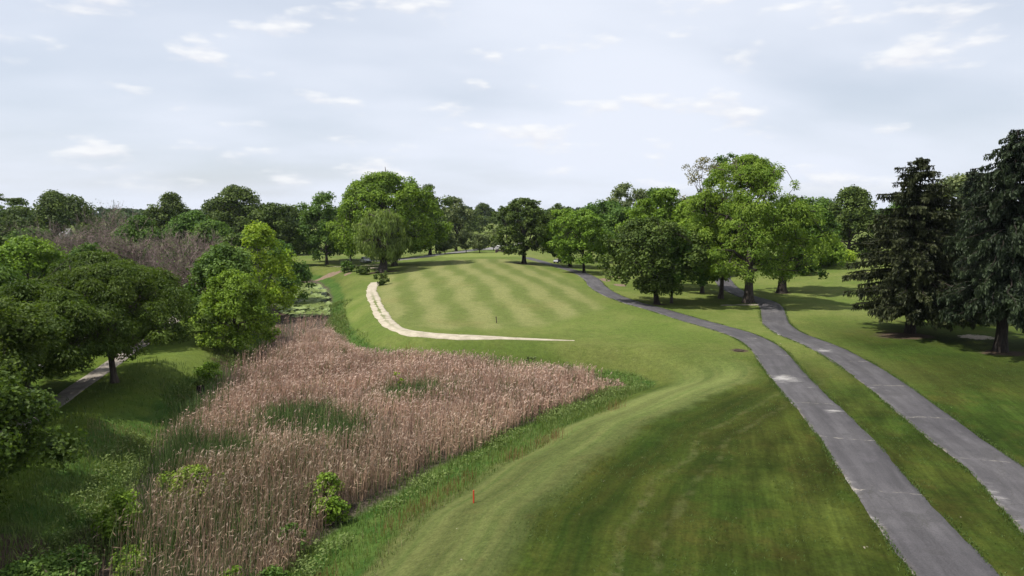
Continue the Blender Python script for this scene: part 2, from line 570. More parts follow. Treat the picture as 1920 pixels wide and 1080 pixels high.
    c = t.mix(t.step(thr, 0.42, 0.75), c, t.mix(fine, (0.045, 0.032, 0.024), (0.105, 0.08, 0.055)))
    thr = t.math('ADD', sand, t.math('MULTIPLY', t.math('SUBTRACT', t.noise(p, 1.5, 5.0, 0.7), 0.5), 2.2))
    c = t.mix(t.step(thr, 0.42, 0.55), c, t.mix(fine, (0.30, 0.26, 0.20), (0.48, 0.43, 0.35)))
    kf = t.step(t.math('ADD', t.math('MULTIPLY', fine, 0.6), t.math('MULTIPLY', t.noise(p, 1.9, 6.0, 0.75), 0.4)), 0.28, 0.72, 0.60, 1.40)
    c = t.mix(1.0, c, t.xyz(kf, kf, kf), 'MULTIPLY')
    hgt = t.math('ADD', fine, t.math('MULTIPLY', t.noise(p, 22.0, 3.0, 0.7), 0.5))
    sheen = {}
    t.out(t.principled(c, 0.9, 0.04, t.bump(hgt, 0.55, 0.09), **sheen))
    return m


def asphalt_mat():
    m, t = mat('worn_asphalt')
    u = t.n('ShaderNodeUVMap', uv_map='UVMap').outputs[0]
    ux, uy, uz = t.sep(u)             # ux: -1..1 across, uy: metres along
    p = t.pos()
    fine = t.noise(p, 14.0, 5.0, 0.7)
    mid = t.noise(p, 1.1, 5.0, 0.6)
    big = t.noise(p, 0.16, 3.0)
    c = t.mix(t.step(big, 0.3, 0.7), (0.0611, 0.0580, 0.0627), (0.0866, 0.0822, 0.0865))
    c = t.mix(t.math('MULTIPLY', t.step(mid, 0.5, 0.75), 0.45), c, (0.1050, 0.0974, 0.1079))
    c = t.mix(t.math('MULTIPLY', t.step(mid, 0.45, 0.28), 0.5), c, (0.0509, 0.0493, 0.0539))
    st_ = t.noise(t.xyz(t.math('MULTIPLY', ux, 2.2), t.math('MULTIPLY', uy, 0.16), 0.0), 1.0, 5.0, 0.65)
    k = t.step(st_, 0.3, 0.7, 0.78, 1.24)
    c = t.mix(1.0, c, t.xyz(k, k, k), 'MULTIPLY')
    pat = t.noise(p, 0.45, 2.0, 0.5)
    c = t.mix(t.math('MULTIPLY', t.step(pat, 0.60, 0.63), 0.35), c, (0.0454, 0.0443, 0.0437))
    # sand washed along the edges and over the low spots
    au = t.math('ABSOLUTE', ux)
    e = t.math('ADD', au, t.math('MULTIPLY', t.math('SUBTRACT', t.noise(p, 0.8, 5.0, 0.7), 0.5), 0.9))
    e = t.math('ADD', e, t.math('MULTIPLY', ux, -0.10))
    c = t.mix(t.math('MULTIPLY', t.step(e, 1.0, 1.3), 0.7), c, (0.25, 0.225, 0.185))
    wash = t.attr('wash')
    ww = t.math('ADD', wash, t.math('MULTIPLY', t.math('SUBTRACT', t.noise(t.xyz(t.math('MULTIPLY', ux, 0.6), t.math('MULTIPLY', uy, 1.1), 0.0), 2.2, 5.0, 0.65), 0.5), 2.0))
    c = t.mix(t.math('MULTIPLY', t.step(ww, 0.45, 1.25), 0.8), c, (0.40, 0.385, 0.37))
    # joints across the path, uneven spacing, and thin wandering cracks
    cv = t.math('ADD', uy, t.math('MULTIPLY', t.noise(p, 0.7, 3.0), 1.1))
    fr = t.math('FRACT', t.math('DIVIDE', cv, 7.9))
    ln = t.math('MINIMUM', fr, t.math('SUBTRACT', 1.0, fr))
    joint = t.math('MULTIPLY', t.step(ln, 0.008, 0.003), t.step(t.noise(p, 1.6, 3.0), 0.42, 0.6))
    c = t.mix(t.math('MULTIPLY', joint, 0.7), c, (0.33, 0.30, 0.26))
    vor = t.n('ShaderNodeTexVoronoi', feature='DISTANCE_TO_EDGE')
    t.put(vor.inputs['Vector'], t.vmath('ADD', p, t.noise(p, 0.9, 4.0, 0.6, out=1)))
    vor.inputs['Scale'].default_value = 0.33
    crack = t.math('MULTIPLY', t.step(vor.outputs['Distance'], 0.012, 0.004), t.step(big, 0.45, 0.6))
    c = t.mix(t.math('MULTIPLY', crack, 0.45), c, (0.0505, 0.0484, 0.0427))
    kf = t.step(fine, 0.25, 0.75, 0.76, 1.24)
    c = t.mix(1.0, c, t.xyz(kf, kf, kf), 'MULTIPLY')
    t.out(t.principled(c, 0.82, 0.25, t.bump(fine, 0.4, 0.01)))
    return m


def dirt_track_mat(name, c0, c1, grass_mid):
    m, t = mat(name)
    u = t.n('ShaderNodeUVMap', uv_map='UVMap').outputs[0]
    ux, uy, uz = t.sep(u)
    p = t.pos()
    fine = t.noise(p, 6.0, 5.0, 0.7)
    mid = t.noise(p, 1.0, 4.0, 0.6)
    c = t.mix(t.step(mid, 0.3, 0.7), c0, c1)
    k = t.step(fine, 0.2, 0.8, 0.85, 1.12)
    c = t.mix(1.0, c, t.xyz(k, k, k), 'MULTIPLY')
    if grass_mid:
        g = t.math('ADD', t.math('ABSOLUTE', ux), t.math('MULTIPLY', t.math('SUBTRACT', mid, 0.5), 1.6))
        g = t.math('MULTIPLY', t.step(g, 0.28, 0.12), t.attr('wash'))
        c = t.mix(g, c, (0.12, 0.15, 0.04))
    t.out(t.principled(c, 0.95, 0.1, t.bump(fine, 0.5, 0.03)))
    return m


M['ground'] = ground_mat()
M['asphalt'] = asphalt_mat()
M['sandpath'] = dirt_track_mat('crushed_stone_track', (0.34, 0.30, 0.23), (0.47, 0.42, 0.33), True)
M['concrete'] = dirt_track_mat('worn_concrete', (0.20, 0.178, 0.155), (0.31, 0.28, 0.245), False)
M['street'] = dirt_track_mat('street_asphalt', (0.16, 0.155, 0.155), (0.24, 0.23, 0.225), False)
M['white_paint'] = plain('white_paint', (0.75, 0.75, 0.73), 0.45, 0.4, 0.05)
M['silver_paint'] = plain('silver_car_paint', (0.62, 0.64, 0.67), 0.28, 0.5, 0.03)
M['black_plastic'] = plain('black_plastic', (0.018, 0.018, 0.02), 0.5, 0.4)
M['dark_glass'] = plain('dark_glass', (0.02, 0.025, 0.03), 0.08, 0.6, 0.02)
M['rubber'] = plain('rubber', (0.02, 0.02, 0.02), 0.85, 0.2)
M['steel'] = plain('galvanised_steel', (0.42, 0.43, 0.44), 0.4, 0.5, 0.1, 3.0, 0.7)
M['vinyl'] = plain('cream_vinyl', (0.52, 0.46, 0.36), 0.5, 0.3)
M['plum_paint'] = plain('plum_paint', (0.10, 0.055, 0.085), 0.4, 0.4)
M['navy_paint'] = plain('navy_paint', (0.02, 0.03, 0.075), 0.35, 0.5)
M['red_paint'] = plain('red_marker_paint', (0.62, 0.06, 0.025), 0.55, 0.3)
M['wood'] = plain('weathered_wood', (0.13, 0.10, 0.075), 0.9, 0.15, 0.3, 6.0)
M['grate'] = plain('rusty_iron', (0.06, 0.04, 0.03), 0.8, 0.3, 0.3, 9.0)
M['siding'] = plain('pale_siding', (0.30, 0.29, 0.27), 0.7, 0.2, 0.06)
M['shingle'] = plain('grey_shingle', (0.24, 0.235, 0.235), 0.9, 0.15, 0.2, 5.0)
M['brick'] = plain('brick_red', (0.28, 0.13, 0.09), 0.9, 0.15, 0.3, 5.0)
M['lamp_lens'] = plain('lamp_lens', (0.7, 0.7, 0.68), 0.15, 0.5, 0.02)


def water_mat():
    m, t = mat('pond_water')
    p = t.pos()
    x, y, z = t.sep(p)
    f = t.noise(t.xyz(t.math('MULTIPLY', x, 1.0), t.math('MULTIPLY', y, 0.35), 0.0), 0.55, 5.0, 0.6)
    f2 = t.noise(p, 3.5, 4.0, 0.7)
    k = t.step(t.math('ADD', f, t.math('MULTIPLY', t.math('SUBTRACT', f2, 0.5), 0.25)), 0.45, 0.52)
    c = t.mix(k, (0.018, 0.024, 0.012), t.mix(f2, (0.14, 0.20, 0.05), (0.26, 0.32, 0.10)))
    r = t.step(k, 0.0, 1.0, 0.08, 0.8)
    t.out(t.principled(c, r, 0.5, t.bump(f2, 0.12, 0.03)))
    return m


M['water'] = water_mat()

# ------------------------------------------------------------------ ground sheet
def axis(core0, core1, step, mids, far, ratio):
    a = list(np.arange(core0, core1+1e-6, step))
    for (lim, st_) in mids:
        while a[-1] < lim:
            a.append(a[-1]+st_)
    s_ = a[-1]-a[-2]
    while a[-1] < far:
        s_ *= ratio
        a.append(a[-1]+s_)
    return a


xs_r = axis(0, 52, 0.5, [(90, 1.5)], 2600, 1.16)
xs_l = axis(0, 52, 0.5, [(90, 1.5)], 2600, 1.16)
xs = np.array(sorted(set([round(-v, 3) for v in xs_l]+[round(v, 3) for v in xs_r])))
ys_f = axis(16, 130, 0.5, [(215, 1.0)], 3600, 1.13)
ys_b = axis(-16, 4, 2.0, [], 400, 1.35)
ys = np.array(sorted(set([round(v, 3) for v in ys_f]+[round(-v, 3) for v in ys_b])))
GX, GY = np.meshgrid(xs, ys)
GP = np.stack([GX.ravel(), GY.ravel()], 1)
GWD = sdf(GP, WET)
GZ = terrain(GP, GWD)
nx, ny = len(xs), len(ys)
ii = (np.arange(ny-1)[:, None]*nx+np.arange(nx-1)[None, :])
GQ = np.stack([ii, ii+1, ii+nx+1, ii+nx], -1).reshape(-1, 4)
gb = Buf()
gb.add(np.column_stack([GP, GZ]), GQ)
gme = gb.mesh('ground', M['ground'], True)


def vattr(me, name, val):
    a = me.attributes.new(name, 'FLOAT', 'POINT')
    a.data.foreach_set('value', np.asarray(val, np.float32))


def blobs(lst):
    f = np.zeros(len(GP))
    for (x, y, r, *ry) in lst:
        q = ry[0] if ry else r
        f = np.maximum(f, np.clip(1.5-np.sqrt(((GP[:, 0]-x)/r)**2+((GP[:, 1]-y)/q)**2), 0, 1))
    return f


FAIR = np.array([(-14.3, 80.4), (-19.5, 98), (-22.5, 115), (-24.7, 140), (-22, 156), (-13.9, 165), (0.0, 164), (5.5, 150), (9.5, 130), (11.0, 108), (11.8, 90), (3.4, 78.3), (-5.8, 74.9), (-11.2, 76.4)])
GREEN = np.array([(-19, 182), (-15, 192), (-6, 196), (1.0, 192), (3.1, 182), (-2, 173), (-10, 171), (-16, 175)])
vattr(gme, 'wetland_distance', np.clip(GWD, -20, 60))
vattr(gme, 'fairway', sstep(1.5, -1.5, sdf(GP, FAIR)))
vattr(gme, 'putting_green', sstep(0.8, -0.8, sdf(GP, GREEN)))
x_, y_ = GP[:, 0], GP[:, 1]
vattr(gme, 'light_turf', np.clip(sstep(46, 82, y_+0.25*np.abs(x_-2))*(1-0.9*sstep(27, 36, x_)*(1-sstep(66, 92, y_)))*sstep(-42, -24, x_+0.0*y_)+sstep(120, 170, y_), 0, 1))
vattr(gme, 'left_lawn', sstep(-17, -24, x_)*sstep(115, 90, y_))
vattr(gme, 'clay', np.maximum(blobs([(-37.5, 149.5, 2.4, 1.6), (-41, 151, 2.2, 1.5), (-34.0, 143, 0.9, 1.6), (16.9, 125.5, 1.0, 3.0), (18.4, 117.5, 1.0, 2.0), (21.0, 133, 2.2, 1.0)]), 0))
vattr(gme, 'sand', blobs([(47.9, 70.3, 1.5, 1.2), (-30.5, 152, 2.5, 1.6), (-36, 161.5, 7.0, 0.9), (30.2, 95.6, 1.2, 0.5), (33.2, 95.9, 2.0, 0.6)]))
vattr(gme, 'bare_soil', blobs([(41.0, 71.4, 3.2, 2.0), (45.3, 62.6, 2.4, 1.4), (21.3, 63.9, 0.85, 0.9), (20.4, 95.6, 1.3, 0.8), (43.5, 110.4, 1.5, 1.0), (-22, 26.5, 4, 3), (-19.0, 31.0, 1.5, 2.5), (2.7, 154, 3, 2), (13.6, 138, 2, 1.5), (-26.5, 141, 3.5, 2.0), (-41.6, 88.6, 1.2, 0.8), (-26.5, 69, 3.2, 5), (-37, 100, 4, 8)]))
vattr(gme, 'painted_shade_turf', sstep(28, 46, x_)*sstep(84, 60, y_))
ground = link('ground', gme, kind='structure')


# ------------------------------------------------------------------ paths
def spline(pts, step=0.4):
    pts = np.asarray(pts, float)
    P = np.vstack([2*pts[0]-pts[1], pts, 2*pts[-1]-pts[-2]])
    o = []
    for i in range(1, len(P)-2):
        a, b, c, d = P[i-1:i+3]
        n = max(2, int(np.linalg.norm(c-b)/step))
        tt = np.linspace(0, 1, n, endpoint=False)[:, None]
        o.append(0.5*((2*b)+(c-a)*tt+(2*a-5*b+4*c-d)*tt**2+(3*b-a-3*c+d)*tt**3))
    o.append(P[-2][None])
    return np.vstack(o)


def path(name, pts, width, material, lift=0.035, wob=0.10, wash=None, seed=1, taper_end=0.0, step=0.4):
    r = np.random.default_rng(seed)
    c = spline(pts, step)
    n = len(c)
    tan = unit(np.gradient(c, axis=0))
    nor = np.stack([tan[:, 1], -tan[:, 0]], 1)
    s_ = np.concatenate([[0], np.cumsum(np.linalg.norm(np.diff(c, axis=0), axis=1))])
    def wig(sd):
        rr = np.random.default_rng(sd)
        v = np.zeros(n)
        for f, a in ((0.35, 1.0), (0.9, 0.7), (2.1, 0.5), (4.3, 0.35)):
            v += a*np.sin(s_*f+rr.uniform(0, 6.28))
        return v+rr.normal(size=n)*0.25
    hw = np.full(n, width/2.0)
    if taper_end:
        hw *= np.clip((s_[-1]-s_)/taper_end, 0.04, 1)**0.7
    eL = hw+wob*wig(seed*7+1)*0.5*np.clip(hw/0.8, 0, 1)
    eR = hw+wob*wig(seed*7+2)*0.5*np.clip(hw/0.8, 0, 1)
    K = 9
    us = np.linspace(-1, 1, K)
    V = np.zeros((n, K+2, 3))
    UV = np.zeros((n, K+2, 2))
    for k, u in enumerate(us):
        e = np.where(u < 0, eL, eR)
        q = c+nor*(u*e)[:, None]
        V[:, k+1, :2] = q
        V[:, k+1, 2] = terrain(q)+lift+0.02*(1-u*u)
        UV[:, k+1] = np.stack([np.full(n, u), s_], 1)
    for k, (u, e) in ((0, (-1, eL)), (K+1, (1, eR))):
        q = c+nor*(u*(e+0.03))[:, None]
        V[:, k, :2] = q
        V[:, k, 2] = terrain(q)-0.05
        UV[:, k] = np.stack([np.full(n, float(u)), s_], 1)
    KK = K+2
    ii = (np.arange(n-1)[:, None]*KK+np.arange(KK-1)[None, :])
    Q = np.stack([ii, ii+1, ii+KK+1, ii+KK], -1).reshape(-1, 4)
    b = Buf()
    b.add(V.reshape(-1, 3), Q)
    me = b.mesh(name, material, True)
    uvl = me.uv_layers.new(name='UVMap')
    li = np.zeros(len(me.loops), np.int32)
    me.loops.foreach_get('vertex_index', li)
    uvl.data.foreach_set('uv', UV.reshape(-1, 2)[li].astype(np.float32).ravel())
    wv = np.zeros((n, KK))
    for (y0, ln, u0, uw, amt) in (wash or []):
        g = np.exp(-((c[:, 1]-y0)/ln)**2)
        wv = np.maximum(wv, amt*g[:, None]*np.exp(-((np.concatenate([[-1], us, [1]])-u0)/uw)**2)[None, :])
    vattr(me, 'wash', wv.ravel())
    return link(name, me, kind='structure')


P1 = [(13.3, -8), (13.9, 6), (15.0, 18), (15.85, 23.4), (16.6, 27), (17.4, 31.2), (18.9, 37.5), (20.3, 44), (21.4, 50.6), (22.6, 57), (23.9, 63.3), (24.3, 69), (23.6, 74.5), (21.2, 82.8), (19.0, 90.5), (16.9, 96.4), (14.9, 104), (14.2, 113), (14.4, 122), (14.3, 131), (13.2, 141), (10.6, 152), (7.4, 164), (3.5, 176)]
path('cart_path', P1, 2.95, M['asphalt'], seed=3, wash=[(53.0, 1.5, -0.35, 1.0, 1.05), (44.3, 0.6, 0.5, 0.6, 0.95), (50.6, 0.35, 0.6, 0.6, 0.6), (95.5, 2.5, -0.9, 0.5, 0.7), (27.5, 2.0, -1.0, 0.3, 0.7), (31.5, 2.0, -1.0, 0.3, 0.7), (120, 6, 0.6, 0.8, 0.35)])
P2 = [(17.0, 5), (20.5, 20), (22.3, 27), (24.2, 32.5), (25.6, 38.7), (26.9, 44.9), (28.5, 53.5), (29.4, 60.5), (29.7, 66), (29.6, 72.5), (30.8, 79.5), (33.2, 87), (35.4, 93.5), (36.4, 99.5), (36.0, 105.3), (36.6, 113), (37.9, 122), (41, 134), (47, 148)]
path('cart_path', P2, 3.0, M['asphalt'], seed=5, wash=[(63, 1.2, -0.5, 0.8, 0.9), (68, 2.5, -1.0, 0.35, 0.8), (49.5, 0.8, -0.6, 0.6, 0.6), (73, 3, -1.0, 0.4, 0.8), (35.5, 0.5, 0.2, 0.7, 0.5), (30, 2.5, -0.9, 0.4, 0.7), (107, 3, 0, 0.8, 0.6), (44, 0.5, -0.7, 0.5, 0.55)])
P3 = [(-24.7, 124.5), (-24.3, 121), (-22.8, 111.5), (-19.4, 97.0), (-16.2, 85.1), (-14.0, 78.5), (-11.5, 74.0), (-7.2, 71.6), (-1.1, 70.5), (3.6, 70.0), (6.4, 69.7)]
path('crushed_stone_track', P3, 1.65, M['sandpath'], seed=9, wob=0.14, taper_end=9.0, wash=[(92, 13, 0.0, 0.6, 1.0)])
P4 = [(-28.5, 20), (-30.0, 34), (-31.6, 44), (-33.6, 52.4), (-35.1, 58.8), (-36.6, 64.4), (-39.3, 75.9), (-42.2, 85.4), (-45.0, 93.5), (-49.1, 104), (-56, 122)]
path('pavement', P4, 1.5, M['concrete'], seed=12, wob=0.05)
P5 = [(-37.5, 10), (-39.0, 34), (-42.6, 52.4), (-46.1, 66), (-50.3, 78), (-56.2, 92), (-66, 112), (-80, 135), (-110, 165)]
path('street', P5, 6.5, M['street'], seed=14, wob=0.05, step=1.0)
path('far_road', [(-36, 178), (-24, 188), (-17.5, 203), (-11, 226), (-3.5, 256), (8, 290), (30, 330)], 6.0, M['street'], seed=15, wob=0.2, step=1.5)

# ------------------------------------------------------------------ pond
POND = np.array([(-27.5, 101), (-31, 99.5), (-34.5, 104), (-38.5, 113), (-41.5, 124), (-44.5, 138), (-45, 147), (-41, 144), (-37, 134), (-32.3, 119), (-29.5, 109)])
xs2 = np.arange(-50, -22, 0.6)
ys2 = np.arange(96, 152, 0.8)
wx, wy = np.meshgrid(xs2, ys2)
wp = np.stack([wx.ravel(), wy.ravel()], 1)
keep = sdf(wp, POND) < 1.2
n2 = len(xs2)
ii = (np.arange(len(ys2)-1)[:, None]*n2+np.arange(n2-1)[None, :])
wq = np.stack([ii, ii+1, ii+n2+1, ii+n2], -1).reshape(-1, 4)
wq = wq[keep[wq].all(1)]
used = np.unique(wq)
remap = np.full(len(wp), -1)
remap[used] = np.arange(len(used))
b = Buf()
b.add(np.column_stack([wp[used], np.full(len(used), -2.16)]), remap[wq])
link('pond_water', b.mesh('pond_water', M['water'], True), kind='structure')

# floating lily pads and duckweed rafts
b = Buf()
r = np.random.default_rng(77)
cand = np.column_stack([r.uniform(-46, -26, 9000), r.uniform(99, 148, 9000)])
cl = np.sin(cand[:, 0]*0.9+cand[:, 1]*0.33)+np.sin(cand[:, 1]*0.62+1.3)+r.normal(size=9000)*0.7
cand = cand[(sdf(cand, POND) < 0.2) & (cl > 0.1)]
for (x, y) in cand[:1500]:
    n = 7
    rad = r.uniform(0.12, 0.30)
    th = np.linspace(0.25, 2*math.pi-0.25, n)+r.uniform(0, 6.28)
    V = np.vstack([[x, y, -2.135], np.column_stack([x+rad*np.cos(th), y+rad*np.sin(th), np.full(n, -2.13+r.uniform(0, 0.02))])])
    b.add(V, None, [(0, k, k+1) for k in range(1, n)], tint=np.full(n-1, r.uniform(0.2, 1.0)))
M['pad'] = foliage('lily_pad', (0.10, 0.155, 0.03), (0.21, 0.265, 0.07), 0.1)
link('lily_pads', b.mesh('lily_pads', M['pad']), kind='stuff', label='pale green lily pads floating on the narrow pond', category='lily pads')

# ------------------------------------------------------------------ trees
def profile(shape, t):
    if shape == 'round':
        return np.sqrt(np.clip(1-(2*t-1)**2, 0, 1))
    if shape == 'dome':          # widest low, rounded top
        return np.sqrt(np.clip(1-t**1.9, 0, 1))*(0.72+0.28*np.clip(t*5, 0, 1))
    if shape == 'vase':          # widest high, flat topped
        return np.clip(0.28+1.15*t, 0, 1)*np.sqrt(np.clip(1-np.clip((t-0.55)/0.45, 0, 1)**2.6, 0, 1))
    if shape == 'oval':
        return np.sqrt(np.clip(1-np.abs(2*t-0.85)**2.3/1.42, 0, 1))
    if shape == 'cone':
        return np.clip(1-t, 0, 1)**0.75*(0.6+0.4*np.clip(t*6, 0, 1))
    return np.sqrt(np.clip(1-(2*t-1)**2, 0, 1))


def broadleaf(seed, h, rad, base=0.22, shape='round', n=70, rc=(0.16, 0.30), leaf=0.22, dens=1.0, flat=0.75,
              style='leaf', trunk=0.25, lean=(0, 0), bark_m='bark', leaf_m='mid', gap=0.0, limbs=11, hollow=0.45, off=(0, 0), inner=22, maxn=40000):
    """tapered trunk with limbs; the crown is many clumps of leaf-sized faces"""
    r = np.random.default_rng(seed)
    z0, z1 = h*base, h
    rad = rad*1.12
    n = int(n*1.12)
    t = r.beta(1.25, 1.15, n)
    ang = r.uniform(0, 2*math.pi, n)
    ph = r.uniform(0, 6.28, 4)
    lob = 1+0.13*np.sin(2*ang+ph[0])+0.12*np.sin(3*ang+ph[1]+4*t)+0.08*np.sin(5*ang+ph[2]-3*t)
    pr = profile(shape, t)*rad*lob
    f = np.where(r.uniform(size=n) < 0.72, r.uniform(0.72, 1.0, n), r.uniform(hollow*0.4, 0.8, n))
    cr = r.uniform(rc[0], rc[1], n)*rad*r.uniform(0.75, 1.15, n)
    rr = np.clip(pr*f-cr*0.45, 0, None)
    cx = off[0]+lean[0]*0.8
    cy = off[1]+lean[1]*0.8
    C = np.column_stack([cx+rr*np.cos(ang), cy+rr*np.sin(ang), z0+t*(z1-z0-cr*0.6)])
    C[:, 2] = np.minimum(C[:, 2], z1-cr*flat)
    if gap > 0:
        k = r.uniform(size=n) > gap*(0.4+0.6*np.sin(ang*2+ph[3])**2)
        C, cr = C[k], cr[k]
    cen = np.array([cx, cy, z0+0.45*(z1-z0)])
    # ---- wood
    wb = Buf()
    top = h*(base+0.42*(1-base))
    m = 9
    s_ = np.linspace(0, 1, m)
    wx = r.normal(size=2)*0.10*trunk*4
    tp = np.column_stack([lean[0]*s_+wx[0]*np.sin(s_*3.1)+cx*s_**2*0.3, lean[1]*s_+wx[1]*np.sin(s_*2.6)+cy*s_**2*0.3, -0.25+s_*(top+0.25)])
    tr = trunk*(1-0.62*s_)*(1+0.55*np.exp(-s_*14))
    tube(wb, tp, tr, 9)
    order = np.argsort(-cr)[:limbs]
    ends = []
    for q in order:
        s0 = r.uniform(0.42, 0.95)
        a = np.array([np.interp(s0, s_, tp[:, j]) for j in range(3)])
        if a[2] > C[q, 2]-0.2:
            s0 = max(0.25, s0*0.55)
            a = np.array([np.interp(s0, s_, tp[:, j]) for j in range(3)])
        e = C[q]
        u = np.linspace(0, 1, 6)[:, None]
        bend = np.array([0, 0, 0.16*np.linalg.norm(e-a)])
        p = a+(e-a)*u+bend*np.sin(u*math.pi)*(0.7 if style != 'umbrella' else 0.2)+r.normal(size=(6, 3))*0.03*rad*np.sin(u*math.pi)
        r0 = np.interp(s0, s_, tr)*0.62
        tube(wb, p, np.linspace(r0, max(0.02, r0*0.18), 6), 5)
        ends.append(p)
    ends = np.array(ends)
    if len(ends):
        flatE = ends[:, 2:, :].reshape(-1, 3)
        for q in range(len(C)):
            if q in order:
                continue
            d = np.linalg.norm(flatE-C[q], axis=1)
            k = d.argmin()
            if d[k] < rad*0.9:
                mid = (flatE[k]+C[q])/2+r.normal(size=3)*0.08*rad
                tube(wb, [flatE[k], mid, C[q]], [trunk*0.13, trunk*0.08, trunk*0.03], 4)
    # ---- leaves
    lb = Buf()
    leaf = leaf*1.12
    maxn = int(maxn*1.25)
    cnt = (dens*6.2*cr**2/(leaf*leaf)).astype(int)
    if cnt.sum() > maxn:          # fewer but larger leaves, so the crown stays as closed
        k_ = maxn/cnt.sum()
        cnt = (cnt*k_).astype(int)
        leaf = leaf*min(1.12, k_**-0.5)
    idx = np.repeat(np.arange(len(C)), cnt)
    N_ = len(idx)
    d = unit(r.normal(size=(N_, 3)))
    outw = unit(C-cen)[idx]
    sc_ = (d*outw).sum(1)+0.5*d[:, 2]+r.uniform(-0.9, 0.9, N_)
    flip = sc_ < -0.35
    d[flip] = -d[flip]
    rad_l = cr[idx]*(1.12-0.55*r.beta(1.2, 2.6, N_)+0.10*r.normal(size=N_))
    P = C[idx]+d*rad_l[:, None]*np.array([1, 1, flat])
    ctint = r.uniform(0.15, 0.75, len(C))[idx]
    tint = np.clip(ctint+r.normal(size=N_)*0.22, 0, 1)
    sz = leaf*r.uniform(0.65, 1.25, N_)
    if style == 'willow':
        P[:, 2] -= r.uniform(0, 1.0, N_)**2*cr[idx]*1.1
        axis_ = np.column_stack([d[:, 0]*0.25, d[:, 1]*0.25, np.full(N_, -1.0)])+r.normal(size=(N_, 3))*0.12
        cards(lb, P, d*np.array([1, 1, 0.2])+r.normal(size=(N_, 3))*0.35, sz*1.5, sz*0.28, axis_, tint, r)
    elif style == 'feather':
        nrm = 0.6*d+np.array([0, 0, 0.45])+r.normal(size=(N_, 3))*0.38
        axis_ = d*np.array([1, 1, 0.1])+np.array([0, 0, -0.45])+r.normal(size=(N_, 3))*0.3
        cards(lb, P, nrm, sz*0.95, sz*0.34, axis_, tint, r)
    else:
        nrm = 0.75*d+np.array([0, 0, 0.40])+r.normal(size=(N_, 3))*0.48
        cards(lb, P, nrm, sz*0.64, sz*0.50, None, tint, r)
    # filler cards inside the clumps, added to block light and deepen crown shade
    if inner > 0:
        ni = np.maximum(6, (inner*cr/np.median(cr)).astype(int))
        idx = np.repeat(np.arange(len(C)), ni)
        d = unit(r.normal(size=(len(idx), 3)))
        P = C[idx]+d*(cr[idx]*r.uniform(0.15, 0.62, len(idx)))[:, None]*np.array([1, 1, flat])
        cards(lb, P, r.normal(size=P.shape)+np.array([0, 0, 0.3]), cr[idx]*r.uniform(0.22, 0.36, len(idx)), cr[idx]*r.uniform(0.16, 0.28, len(idx)), None, np.clip(0.3+0.2*r.normal(size=len(idx)), 0, 1), r)
    return wb.mesh('trunk', M[bark_m], True), lb.mesh('crown', M[leaf_m])


